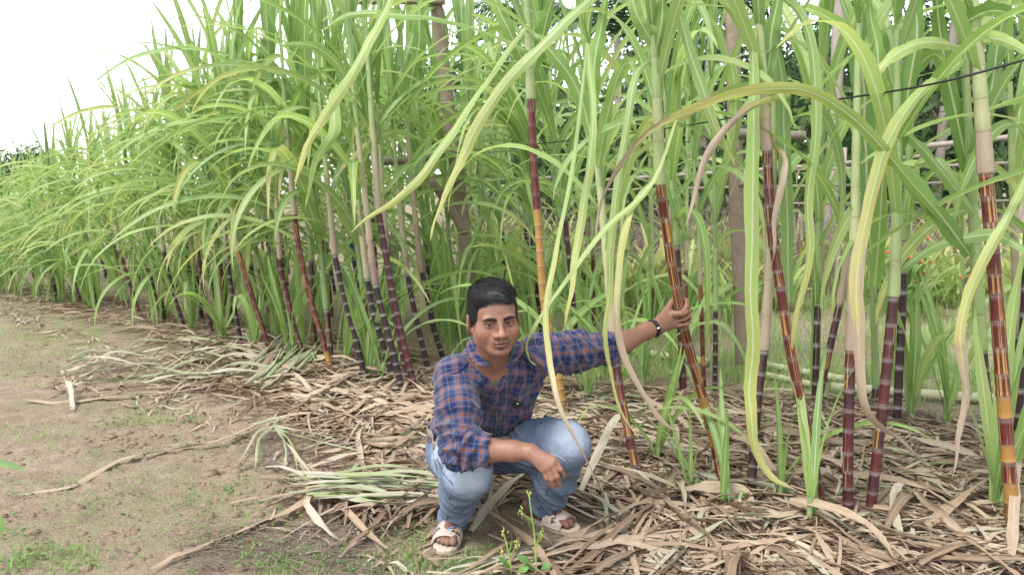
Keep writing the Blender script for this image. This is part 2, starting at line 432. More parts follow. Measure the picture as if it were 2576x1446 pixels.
vein = n.noise(cmb.outputs[0], 1.0, 3, .55); tc = n.n('TexCoord').outputs['Object']; bl = n.noise(tc, 7, 4)
c = n.ramp(ty, [(0, (.15, .25, .075)), (.4, (.26, .33, .14)), (.6, (.29, .27, .16)), (.8, (.29, .22, .16)), (1, (.17, .092, .098))])
c = n.mix(n.mapr(vein, .35, .7, 0, .45), c, n.mix(.5, c, (.50, .47, .33))); c = n.mix(n.mapr(bl, .58, .75, 0, .5), c, (.16, .07, .06))
M_SHEATH = n.done(n.bsdf(c, .55, .35, bump=vein, bstr=.25, bdist=.002))
# ------------------------------------------------------------------ leaf meshes
def ribbon(path, side, width, fold=.18, prof=None, nx=5, name='leaf', mat=None, wav=.0, seed=0):
    """A blade along a 3-D path: side = width direction at each point, a shallow V section, tapering ends."""
    path = np.asarray(path, float); side = np.asarray(side, float); m = len(path)
    T = np.gradient(path, axis=0); T /= np.linalg.norm(T, axis=1)[:, None] + 1e-12
    side = side - T * (side * T).sum(1)[:, None]; side /= np.linalg.norm(side, axis=1)[:, None] + 1e-12
    nr = np.cross(T, side); t = np.linspace(0, 1, m)
    w = width * (prof(t) if prof else np.minimum(1, .55 + 2.2 * t) * np.clip((1 - t) * 2.2, 0, 1) ** .65); w = np.maximum(w, .0012)
    us = np.linspace(-1, 1, nx); V = []
    r = np.random.RandomState(seed); ph = r.uniform(0, 6.3, 2)
    for i in range(m):
        for a in us:
            ww = wav * width * math.sin(t[i] * 34 + ph[0 if a > 0 else 1]) * a * a
            jt = 1 + (.07 * math.sin(t[i] * 23 + ph[1 if a > 0 else 0] * 3) + .06 * r.normal()) * (abs(a) == 1) * (m > 20)
            V.append(path[i] + side[i] * a * w[i] * .5 * jt + nr[i] * (abs(a) * w[i] * fold + ww))
    F = [(i * nx + j, i * nx + j + 1, (i + 1) * nx + j + 1, (i + 1) * nx + j) for i in range(m - 1) for j in range(nx - 1)]
    me = np_mesh(name, V, np.array(F), [mat] if mat else [])
    uv = np.array([((a + 1) / 2, tt) for tt in t for a in us]); li = np.array(F).reshape(-1)
    me.uv_layers.new(name='luv'); me.uv_layers['luv'].data.foreach_set('uv', uv[li].reshape(-1).astype(np.float32))
    return me
RL = np.random.RandomState(11)
LEAFLIB = {}
def make_leaf(th0, bend, length, width, power, twist, seed, kink=None):
    m = 18; s = np.linspace(0, 1, m); th = rad(th0) + rad(bend) * s ** power
    if kink: th = th + rad(kink[1]) * sstep(kink[0] - .03, kink[0] + .03, s)
    yaw = rad(twist * .5) * s ** 2
    ds = length / (m - 1); d = np.stack([np.sin(th) * np.cos(yaw), np.sin(th) * np.sin(yaw), np.cos(th)], 1)
    path = np.vstack([[0, 0, 0], np.cumsum((d[:-1] + d[1:]) / 2 * ds, axis=0)])
    tw = rad(twist) * s; side = np.stack([-np.sin(yaw), np.cos(yaw), 0 * s], 1); nr = np.cross(d, side)
    side = side * np.cos(tw)[:, None] + nr * np.sin(tw)[:, None]
    return ribbon(path, side, width, .16, mat=M_LEAF, wav=.06, seed=seed)
for cls, (a, b, bd, n_) in {'erect': ((3, 14), (12, 40), (1.05, 1.35), 8), 'arch': ((14, 32), (70, 115), (1.15, 1.5), 10), 'droop': ((28, 55), (95, 140), (1.05, 1.4), 10), 'weep': ((35, 60), (115, 150), (.9, 1.25), 8), 'blade': ((4, 20), (5, 30), (.7, 1.0), 6), 'drape': ((18, 50), (100, 150), (1.05, 1.6), 16)}.items():
    LEAFLIB[cls] = [make_leaf(RL.uniform(*a), RL.uniform(*b), RL.uniform(*bd), RL.uniform(.044, .062) if cls not in ('blade', 'drape') else RL.uniform(.032, .052), RL.uniform(1.2, 2.0) if cls not in ('weep', 'drape') else RL.uniform(.85, 1.4), RL.uniform(-70, 70), k, (RL.uniform(.45, .7), RL.uniform(30, 60)) if (k % 4 == 3 and cls in ('arch', 'droop')) else None) for k in range(n_)]
# unit internode: swollen ring at the node, slightly barrelled between
def internode_mesh(sides=12):
    pr = [(0, 1.02), (.025, 1.10), (.06, 1.03), (.30, .985), (.70, .97), (.93, .98), (.975, 1.06), (1.0, 1.02)]
    V = [(r_ * math.cos(2 * math.pi * k / sides), r_ * math.sin(2 * math.pi * k / sides), z_) for z_, r_ in pr for k in range(sides + 1)]
    F = [(i * (sides + 1) + k, i * (sides + 1) + k + 1, (i + 1) * (sides + 1) + k + 1, (i + 1) * (sides + 1) + k) for i in range(len(pr) - 1) for k in range(sides)]
    me = np_mesh('internode', V, np.array(F), [M_RIND]); uv = np.array([(k / sides, z_) for z_, r_ in pr for k in range(sides + 1)])
    me.uv_layers.new(name='luv'); me.uv_layers['luv'].data.foreach_set('uv', uv[np.array(F).reshape(-1)].reshape(-1).astype(np.float32)); return me
INODE, INODE_LO = internode_mesh(14), internode_mesh(8)
def sheath_mesh(sides=10):
    pr = [(0, 1.0), (.04, 1.12), (.5, 1.06), (.85, .96), (1.0, 1.0)]
    V = [(r_ * math.cos(2 * math.pi * k / sides), r_ * math.sin(2 * math.pi * k / sides), z_) for z_, r_ in pr for k in range(sides + 1)]
    F = [(i * (sides + 1) + k, i * (sides + 1) + k + 1, (i + 1) * (sides + 1) + k + 1, (i + 1) * (sides + 1) + k) for i in range(len(pr) - 1) for k in range(sides)]
    me = np_mesh('sheath', V, np.array(F), [M_SHEATH]); uv = np.array([(k / sides, z_) for z_, r_ in pr for k in range(sides + 1)])
    me.uv_layers.new(name='luv'); me.uv_layers['luv'].data.foreach_set('uv', uv[np.array(F).reshape(-1)].reshape(-1).astype(np.float32)); return me
SHEATH = sheath_mesh()
def seg_matrix(a, b, ra, rb=None, spin=0.0):
    a = Vector(a); b = Vector(b); d = b - a; q = d.to_track_quat('Z', 'Y').to_matrix().to_4x4()
    return Matrix.Translation(a) @ q @ Matrix.Rotation(spin, 4, 'Z') @ Matrix.Diagonal((ra, ra, d.length, 1))
def part(name, me, parent, mat, color):
    o = bpy.data.objects.new(name, me); COL.objects.link(o); o.parent = parent
    o.matrix_basis = Matrix.Translation(-parent.location) @ mat; o.color = (*color, 1); return o

M_STEM = plain('weed_stem', (.22, .33, .075), .5, .35, .3, 25, .1)
ico = [(0, 0, 1), (.89, 0, .45), (.28, .85, .45), (-.72, .53, .45), (-.72, -.53, .45), (.28, -.85, .45), (.72, .53, -.45), (-.28, .85, -.45), (-.89, 0, -.45), (-.28, -.85, -.45), (.72, -.53, -.45), (0, 0, -1)]
icf = [(0, 1, 2), (0, 2, 3), (0, 3, 4), (0, 4, 5), (0, 5, 1), (1, 6, 2), (2, 7, 3), (3, 8, 4), (4, 9, 5), (5, 10, 1), (6, 7, 2), (7, 8, 3), (8, 9, 4), (9, 10, 5), (10, 6, 1), (11, 7, 6), (11, 8, 7), (11, 9, 8), (11, 10, 9), (11, 6, 10)]

n = N('tree_leaf'); cs = n.n('SeparateColor'); n.put(cs.inputs[0], n.attr('lcol').outputs['Color'])
c = n.ramp(cs.outputs[1], [(0, (.030, .062, .024)), (.5, (.065, .118, .038)), (1, (.14, .20, .065))])
b = n.bsdf(c, .5, .35); tr = n.n('BsdfTranslucent'); n.put(tr.inputs[0], c); mx = n.n('MixShader'); n.put(mx.inputs[0], .25); n.put(mx.inputs[1], b.outputs[0]); n.put(mx.inputs[2], tr.outputs[0])
M_TREE = n.done(mx)
# ================================================================== BEHIND THE CANES
RB = np.random.RandomState(41)
M_BARK = plain('post_bark', (.235, .185, .145), .9, .2, .45, 18, .6); M_BARK2 = plain('grey_log', (.21, .185, .155), .9, .2, .4, 22, .6)
M_BAMBOO = plain('old_bamboo', (.26, .22, .19), .6, .3, .25, 8, .15); M_PALE = plain('fresh_bamboo', (.38, .37, .24), .55, .3, .25, 8, .15)
def limb(pts, r0, r1, mat, sides=10, m=14, wob=.006):
    q = catmull(pts, m); q = q + np.stack([pn(q * 6 + 3 * k) for k in range(3)], 1) * wob; return np_mesh('limb', *tube(q, np.linspace(r0, r1, m), sides), [mat])
# timber frame post with cross pieces
Yp = on_gnd(1196, 868)[1]
post = empty('timber_post', on_gnd(1196, 868)); tag(post, 'brown timber post with cross logs behind the man\'s head', 'post')
obj('upright', limb([on_gnd(1196, 868, -.1), pix(1180, 700, Yp), pix(1158, 500, Yp), pix(1125, 250, Yp), pix(1096, 0, Yp), pix(1085, -90, Yp)], .062, .050, M_BARK), post)
obj('brace', limb([pix(1170, 590, Yp - .02), pix(1125, 510, Yp - .12), pix(1082, 452, Yp - .2)], .040, .034, M_BARK), post)
lg = obj('cross_log', limb([pix(932, 405, Yp - .28), pix(1010, 403, Yp - .24), pix(1112, 394, Yp - .07)], .038, .034, M_BARK2), post)
obj('cross_log', limb([pix(870, 4, Yp - .1), pix(980, 3, Yp - .1), pix(1120, 4, Yp - .07)], .028, .026, M_BARK), post)
Y2 = on_gnd(1872, 930)[1]; post2 = empty('timber_post', on_gnd(1872, 930)); tag(post2, 'weathered grey brown post with a sawn stub right of the fist', 'post')
obj('upright', limb([on_gnd(1872, 930, -.1), pix(1866, 760, Y2), pix(1856, 560, Y2), pix(1850, 380, Y2), pix(1846, 200, Y2), pix(1842, 20, Y2), pix(1838, -120, Y2)], .058, .046, M_BARK), post2)
obj('sawn_stub', limb([pix(1858, 466, Y2 - .03), pix(1878, 462, Y2 - .09)], .020, .018, M_BARK2, m=5), post2)
obj('cross_log', limb([pix(1860, 336, Y2 - .05), pix(1940, 338, Y2 - .06), pix(2025, 340, Y2 - .06)], .034, .032, M_BARK2), post2)
Y3 = on_gnd(985, 700)[1]; post3 = empty('timber_post', on_gnd(993, 800)); Y3 = post3.location[1]; tag(post3, 'grey stub post glimpsed between blades left of the man', 'post')
obj('upright', limb([on_gnd(993, 800, -.1), pix(990, 660, Y3), pix(987, 590, Y3)], .06, .055, M_BARK2), post3)
# wires
M_WIRE = plain('black_wire', (.012, .012, .013), .5, .4, .2, 60, .1)
def wire(pts, label, r=.0038):
    q = catmull([pix(*p) for p in pts], 50); V, F = tube(q, r, 6); c = q[0]
    o = obj('wire', np_mesh('wire', V - c, F, [M_WIRE]), None, c); tag(o, label, 'wire', 'wires strung between the posts')
wire([(2760, 105, 2.3), (2576, 152, 2.45), (2330, 215, 2.65), (2030, 263, 3.2), (1700, 320, 4.6), (1450, 352, 5.8), (1250, 372, 6.3), (1090, 392, 6.6)], 'upper black wire crossing the right side above the arching leaf')
wire([(2650, 262, 4.2), (2400, 280, 4.8), (2100, 300, 5.3), (1850, 345, 5.8), (1500, 372, 6.2), (1200, 385, 6.6), (1050, 402, 6.6)], 'lower thin wire running to the timber post', .0022)
# bamboo rail fence at the back of the clearing
fen = empty('bamboo_fence', (4.0, 9.6, hz(4.0, 9.6))); tag(fen, 'old bamboo rail fence across the back of the clearing', 'fence')
for (x0, y0, x1, y1, Ya, Yb, r) in [(1080, 452, 1420, 446, 10.0, 9.8, .020), (1560, 450, 2330, 392, 9.8, 9.4, .022), (2180, 380, 2700, 325, 9.3, 9.0, .030), (1950, 428, 2700, 402, 9.6, 9.2, .016), (1100, 478, 1900, 470, 10, 9.8, .014), (1900, 470, 2650, 448, 9.8, 9.3, .014), (1950, 512, 2680, 500, 9.8, 9.4, .012)]:
    q = catmull([pix(x0, y0, Ya), pix((x0 + x1) / 2, (y0 + y1) / 2 + 4, (Ya + Yb) / 2), pix(x1, y1, Yb)], 22); rs_ = np.full(22, r) * (1 + .10 * (np.arange(22) % 3 == 0))
    V, F = tube(q, rs_, 8); obj('rail', np_mesh('rail', V, F, [M_BAMBOO]), fen)
for px in (1130, 1700, 2130, 2480):
    Yf = float(np.interp(px, [1100, 2650], [9.98, 9.2])) + .06; t_ = pix(px + RB.normal() * 6, 372 + RB.normal() * 14, Yf); b = np.array([t_[0] + RB.normal() * .05, Yf, hz(t_[0], Yf) - .05])
    V, F = tube(catmull([b, (b + t_) / 2 + RB.normal(size=3) * .02, t_], 8), .026, 8); obj('post', np_mesh('post', V, F, [M_BAMBOO]), fen)
# poles left lying in the grass
def pole(a, b, r, label):
    A_, B2 = on_gnd(*a, up=r + .015), on_gnd(*b, up=r + .015); q = np.array([A_ * (1 - t) + B2 * t for t in np.linspace(0, 1, 25)]); rs_ = np.full(25, r) * (1 + .12 * (np.arange(25) % 4 == 0)); c = q[0]
    q[:, 2] = np.maximum(q[:, 2], hgt(q[:, 0], q[:, 1]) + r * .8)
    V, F = tube(q - c, rs_, 9); o = obj('bamboo_pole', np_mesh('bamboo_pole', V, F, [M_PALE]), None, c); tag(o, label, 'bamboo pole', 'bamboo poles lying in the grass')
pole((1565, 892), (1780, 925), .028, 'pale bamboo pole lying in grass under the watch'); pole((1890, 925), (2120, 968), .026, 'pale bamboo pole lying behind the striped canes'); pole((1880, 946), (2060, 985), .022, 'thinner pole lying in front of the other one behind the striped canes'); pole((2090, 992), (2680, 1035), .032, 'longest pale bamboo pole lying behind the green sheathed cane'); pole((1230, 905), (1430, 890), .022, 'pale pole in the grass behind the man\'s shoulder')
# leafy plants of the clearing
def blade_clump(px, py, n_, h, w, hue, age, label, name='leafy_plant', cat='plant', group='yellow green plants in the clearing', spread=.5):
    b = on_gnd(px, py); e = empty(name, b); tag(e, label, cat, group); V, C, UV = [], [], []; m = 7; us = np.array([-1, 0, 1.0]); tt = np.linspace(0, 1, m)
    for i in range(n_):
        az = RB.uniform(0, 6.28); L_ = h * RB.uniform(.6, 1.1); th = RB.uniform(.1, spread) + RB.uniform(.2, 1.3) * tt ** 1.6; z0 = RB.uniform(0, .4) * h
        r = np.concatenate([[0], np.cumsum(np.sin(th[1:]))]) * L_ / m; z = np.concatenate([[0], np.cumsum(np.cos(th[1:]))]) * L_ / m
        wd_ = w * RB.uniform(.7, 1.2) * np.sin(np.clip(tt * .9 + .08, 0, 1) * math.pi) ** .7; ox, oy = RB.normal(size=2) * .10
        X = np.stack([np.stack([ox + math.cos(az) * r - math.sin(az) * q * wd_ / 2, oy + math.sin(az) * r + math.cos(az) * q * wd_ / 2, z0 + z + abs(q) * wd_ * .2], -1) for q in us], 1)
        V.append(X.reshape(-1, 3)); C.append(np.tile([np.clip(RB.normal(age, .12), 0, .85), np.clip(RB.normal(hue, .15), 0, 1), RB.rand() * .5, 1], (m * 3, 1))); UV.append(np.stack([np.tile((us + 1) / 2, m), np.repeat(tt, 3)], 1))
    base = np.array([(i * 3 + j, i * 3 + j + 1, (i + 1) * 3 + j + 1, (i + 1) * 3 + j) for i in range(m - 1) for j in range(2)]); F = (base[None] + (np.arange(n_) * m * 3)[:, None, None]).reshape(-1, 4)
    me = np_mesh('foliage', np.concatenate(V), F, [M_LEAF_A]); set_attr(me, 'lcol', np.concatenate(C)); uv = np.concatenate(UV); me.uv_layers.new(name='luv'); me.uv_layers['luv'].data.foreach_set('uv', uv[F.reshape(-1)].reshape(-1).astype(np.float32))
    o = bpy.data.objects.new('foliage', me); COL.objects.link(o); o.parent = e
    mb = MB()
    for i in range(5):
        q = RB.normal(size=2) * .05; V, F2 = tube([[q[0], q[1], -.03], [q[0] * 1.5, q[1] * 1.5, h * .5]], .006, 5); mb.add(V, F2)
    s_ = bpy.data.objects.new('stems', mb.mesh('stems', [M_STEM])); COL.objects.link(s_); s_.parent = e; return e
where = [('below the bamboo rails', 2100), ('behind the grey post', 1750), ('at the right end of the clearing', 2400), ('behind the man\'s arm', 1450), ('beyond the man\'s head', 1240)]
for i in range(64):
    px = RB.uniform(1180, 2640); py = RB.uniform(660, 800)
    lb = 'lime yellow leafy plant ' + min(where, key=lambda q: abs(q[1] - px))[0]
    blade_clump(px, py, int(RB.uniform(18, 34)), RB.uniform(.55, 1.05), RB.uniform(.05, .085), RB.uniform(.8, 1.0), RB.uniform(.35, .70), lb)
for i in range(20):
    px = RB.uniform(1180, 2640); py = RB.uniform(690, 860)
    lb = 'darker green weed clump ' + min(where, key=lambda q: abs(q[1] - px))[0]
    blade_clump(px, py, int(RB.uniform(14, 26)), RB.uniform(.3, .6), RB.uniform(.03, .06), RB.uniform(.2, .6), .1, lb, group='green weed clumps in the clearing')
# fruiting shrub
fs = blade_clump(2270, 800, 60, .75, .055, .15, .05, 'dark leafed shrub with small orange red fruits behind the close pair', 'fruit_shrub', 'shrub', None, .9)
M_FRUIT = plain('orange_fruit', (.65, .10, .02), .4, .4, .2, 60, .05)
for i in range(14):
    q = np.array([RB.normal() * .25, RB.normal() * .15 - .15, RB.uniform(.35, .85)]); o = bpy.data.objects.new('fruit', np_mesh('fruit', np.array(ico) * [.016, .016, .022], icf, [M_FRUIT])); COL.objects.link(o); o.parent = fs; o.location = Vector(q)
# dry brush bank under the fence
br = MB()
for i in range(2600):
    px = RB.uniform(1150, 2680); Yb = RB.uniform(9.5, 13.5); x = (px - CX) / FPX * Yb * 1.0; z0 = hz(x, Yb); h = RB.uniform(.3, 1.25); az = RB.normal(size=2) * .35
    V, F = tube([[x, Yb, z0], [x + az[0] * h * .5, Yb + az[1] * h * .3, z0 + h * .55], [x + az[0] * h * 1.3, Yb + az[1] * h, z0 + h]], [.005, .004, .002], 3, False); br.add(V, F)
tag(obj('dry_brush', br.mesh('dry_brush', [plain('dry_brush', (.20, .16, .135), .9, .15, .35, 3)])), 'dry brownish brush below the bamboo fence', 'brush', kind='stuff')
# trees: leaf clouds on limbs
def tree(base, h, cr, label, name='broadleaf_tree', leaf=.20, n_=5200, hue=(.0, .4), group=None, lean=0, trunk=.12, crown_z=.62, flower=None):
    e = empty(name, base); tag(e, label, 'tree', group); mb = MB(); top = np.array([lean, 0, h * crown_z])
    V, F = tube(catmull([[0, 0, -.2], [lean * .3, .05, h * .3], top], 10), np.linspace(trunk, trunk * .55, 10), 8); mb.add(V, F); cen = []
    for k in range(12):
        az = RB.uniform(0, 6.28); q = top + np.array([math.cos(az) * cr[0] * RB.uniform(.25, .85), math.sin(az) * cr[0] * RB.uniform(.25, .85), RB.uniform(-.55, .85) * cr[1]]); V, F = tube(catmull([top * RB.uniform(.6, 1.0), (top + q) / 2 + RB.normal(size=3) * .1, q], 6), np.linspace(trunk * .4, .015, 6), 5); mb.add(V, F); cen.append(q)
    o = bpy.data.objects.new('trunk', mb.mesh('trunk', [M_BARK])); COL.objects.link(o); o.parent = e
    cen = np.array(cen); C0 = cen[RB.randint(len(cen), size=n_)] + RB.normal(size=(n_, 3)) * np.array([cr[0] * .24, cr[0] * .24, cr[1] * .22])
    d1 = RB.normal(size=(n_, 3)); d1[:, 2] -= .5; d1 /= np.linalg.norm(d1, axis=1)[:, None]; d2 = np.cross(d1, RB.normal(size=(n_, 3))); d2 /= np.linalg.norm(d2, axis=1)[:, None]; L_ = leaf * RB.uniform(.6, 1.3, n_)[:, None]
    V = np.stack([C0, C0 + d1 * L_ * .5 + d2 * L_ * .24, C0 + d1 * L_, C0 + d1 * L_ * .5 - d2 * L_ * .24], 1).reshape(-1, 3); F = np.arange(n_ * 4).reshape(-1, 4)
    me = np_mesh('crown', V, F, [M_TREE], False); col = np.column_stack([np.full(n_, .05), RB.uniform(*hue, n_), RB.rand(n_), np.ones(n_)]); set_attr(me, 'lcol', np.repeat(col, 4, axis=0))
    me.uv_layers.new(name='luv'); me.uv_layers['luv'].data.foreach_set('uv', np.tile([.2, 0, .8, .3, .8, .6, .2, .3], n_).astype(np.float32))
    o = bpy.data.objects.new('crown', me); COL.objects.link(o); o.parent = e; return e
def at(px, Y_): x = (px - CX) / FPX * Y_; return np.array([x, Y_, hz(x, Y_)])
for (px, Y_, h, cr, lb, kw) in [(1500, 19, 4.6, (2.3, 1.9), 'dark leafy tree behind the centre right canes', {}), (1950, 21, 5.6, (2.8, 2.3), 'dark leafy tree behind the grey post', {}), (2350, 18, 4.6, (2.4, 2.0), 'dark leafy tree behind the bamboo rails', {}), (2650, 20, 5.6, (2.8, 2.4), 'dark leafy tree at the right edge', {}), (1720, 23, 6.4, (2.8, 2.4), 'tall dark tree above the gripped cane', {}), (2150, 24, 6.6, (2.8, 2.6), 'tall dark tree above the close pair', {}), (2480, 25, 6.8, (3.0, 2.6), 'tall dark tree above the thickest cane', {}), (1230, 24, 5.0, (2.4, 2.0), 'dark leafy tree above the timber post', {}), (650, 27, 4.9, (2.0, 1.7), 'tree glimpsed through the cane tops left of centre', dict(hue=(.1, .5))), (1010, 26, 6.2, (2.0, 1.8), 'tree glimpsed over the cane tops near centre', {}), (70, 75, 5.2, (2.6, 2.2), 'small distant tree on the horizon at far left', dict(leaf=.4, n_=1500)), (10, 90, 4.2, (3.0, 1.8), 'lowest distant tree at the left edge', dict(leaf=.4, n_=1500))]:
    tree(at(px, Y_), h, cr, lb, group='trees behind the field', **kw)
# areca palms
M_TRUNK = plain('palm_trunk', (.27, .235, .205), .85, .2, .3, 6, .4)
def frond_mesh(L_, n_, seed):
    r = np.random.RandomState(seed); s = np.linspace(0, 1, n_); th = .45 + 1.75 * s ** 1.3; x = np.concatenate([[0], np.cumsum(np.sin(th[1:]))]) * L_ / n_; z = np.concatenate([[0], np.cumsum(np.cos(th[1:]))]) * L_ / n_
    V, C, UV, F = [], [], [], []
    for i in range(2, n_):
        for sg in (-1, 1):
            ll = .62 * math.sin(min(1, s[i] * .85 + .15) * math.pi) ** .6 * r.uniform(.8, 1.1); w = .035; p = np.array([x[i], 0, z[i]]); t = np.array([math.sin(th[i]), 0, math.cos(th[i])])
            d = unit(np.array([0, sg, 0]) * .8 + t * .6 + np.array([0, 0, -.25 - .4 * r.rand()])); e = d + np.array([0, 0, -.5]); k = len(V)
            V += [p - t * w / 2, p + t * w / 2, p + d * ll * .55 + t * w / 2, p + d * ll * .55 - t * w / 2, p + d * ll * .55 + unit(e) * ll * .45]; F += [(k, k + 1, k + 2, k + 3), (k + 3, k + 2, k + 4)]
            h_ = r.uniform(0, .5); C += [(.08, h_, r.rand() * .6, 1)] * 5
    k = len(V); tv, tf = tube(np.stack([x, 0 * x, z], 1), np.linspace(.022, .006, n_), 5, False); V += list(tv); F += [tuple(q + k for q in f) for f in tf]; C += [(.3, .6, .2, 1)] * len(tv)
    me = np_mesh('frond', V, F, [M_TREE], False); set_attr(me, 'lcol', C); me.uv_layers.new(name='luv'); me.uv_layers['luv'].data.foreach_set('uv', np.tile([.3, .3], len(me.loops)).astype(np.float32)); return me
FROND = [frond_mesh(L_, 26, k) for k, L_ in enumerate((1.7, 1.9, 2.1))]
for (px, Y_, h, r, lb) in [(2088, 13.5, 6.2, .105, 'areca palm with pale trunk standing between the striped canes'), (1755, 16, 4.6, .085, 'areca palm with dark fronds above the grey post'), (1560, 17, 4.4, .08, 'areca palm behind the long pale leaf'), (2340, 15, 5.0, .09, 'areca palm behind the thick upright leaves at right'), (2560, 14, 4.6, .09, 'areca palm at the right edge'), (1320, 19, 4.9, .085, 'areca palm right of the timber post'), (1660, 20, 5.4, .09, 'farther areca palm above the gripped cane')]:
    b = at(px, Y_); e = empty('areca_palm', b); tag(e, lb, 'palm', 'areca palms behind the clearing'); ln = RB.normal() * .15
    q = catmull([[0, 0, -.2], [ln * .4, 0, h * .5], [ln, 0, h]], 30); V, F = tube(q, (np.linspace(r * 1.1, r * .8, 30)) * (1 + .05 * (np.arange(30) % 2)), 9); o = bpy.data.objects.new('trunk', np_mesh('trunk', V, F, [M_TRUNK])); COL.objects.link(o); o.parent = e
    for k in range(11):
        o = bpy.data.objects.new('frond', FROND[k % 3]); COL.objects.link(o); o.parent = e; o.location = (ln, 0, h - .05 * (k % 3)); o.rotation_euler = (0, RB.uniform(-.25, .45), k * 2.4 + RB.normal() * .2)
# young palms and undergrowth: a far mass of foliage that reads as one
n_ = 16000; px = RB.uniform(1150, 2750, n_); Yb = RB.uniform(14, 30, n_); X = (px - CX) / FPX * Yb; hh = np.abs(RB.normal(size=n_)) * 1.0 + RB.rand(n_) * (2.2 + .9 * pn(np.stack([X * .35, Yb * .2, 0 * X], 1)))
C0 = np.stack([X, Yb, np.maximum(hh, .05)], 1); d1 = RB.normal(size=(n_, 3)); d1[:, 2] -= .4; d1 /= np.linalg.norm(d1, axis=1)[:, None]; d2 = np.cross(d1, RB.normal(size=(n_, 3))); d2 /= np.linalg.norm(d2, axis=1)[:, None]; L_ = RB.uniform(.2, .5, n_)[:, None]
V = np.stack([C0, C0 + d1 * L_ * .5 + d2 * L_ * .2, C0 + d1 * L_, C0 + d1 * L_ * .5 - d2 * L_ * .2], 1).reshape(-1, 3)
me = np_mesh('far_undergrowth', V, np.arange(n_ * 4).reshape(-1, 4), [M_TREE], False); set_attr(me, 'lcol', np.repeat(np.column_stack([np.full(n_, .1), RB.uniform(.3, 1.0, n_), RB.rand(n_), np.ones(n_)]), 4, axis=0))
me.uv_layers.new(name='luv'); me.uv_layers['luv'].data.foreach_set('uv', np.tile([.2, 0, .8, .3, .8, .6, .2, .3], n_).astype(np.float32)); tag(obj('far_undergrowth', me), 'far undergrowth closing the view behind the fence', 'undergrowth', kind='stuff')
# ================================================================== SUGARCANE
RC = np.random.RandomState(5)
MANZ = [(1055, 690, 1505, 1420, 3.35), (1360, 735, 1765, 935, 3.45), (850, 620, 1110, 950, 5.1), (600, 700, 850, 880, 5.9)]
def clear_of_man(P):
    px, py, dep = proj(P)
    for x0, y0, x1, y1, Yl in MANZ:
        if np.any((px > x0) & (px < x1) & (py > y0) & (py < y1) & (P[:, 1] < Yl)): return False
    return bool(np.all(P[:, 1] > 1.9))
def mesh_pts(me):
    a = np.empty(len(me.vertices) * 3, np.float32); me.vertices.foreach_get('co', a); return a.reshape(-1, 3)
LPTS = {m.name: mesh_pts(m)[2::5] for L_ in LEAFLIB.values() for m in L_}
def add_leaf(cane, at, cls, az, sc=1.0, age=.3, hue=.5, check=True, tilt=0.0):
    lib = LEAFLIB[cls]
    for _ in range(6):
        me = lib[RC.randint(len(lib))]
        M = Matrix.Translation(Vector([float(q) for q in at])) @ Matrix.Rotation(az, 4, 'Z') @ Matrix.Rotation(tilt, 4, 'Y') @ Matrix.Scale(sc, 4)
        if check:
            P_ = LPTS[me.name] @ np.array(M.to_3x3()).T + np.array(M.translation)
            if not clear_of_man(P_): az += RC.uniform(.6, 1.6); continue
        return part('leaf', me, cane, M, (age, hue, RC.rand()))
    return None
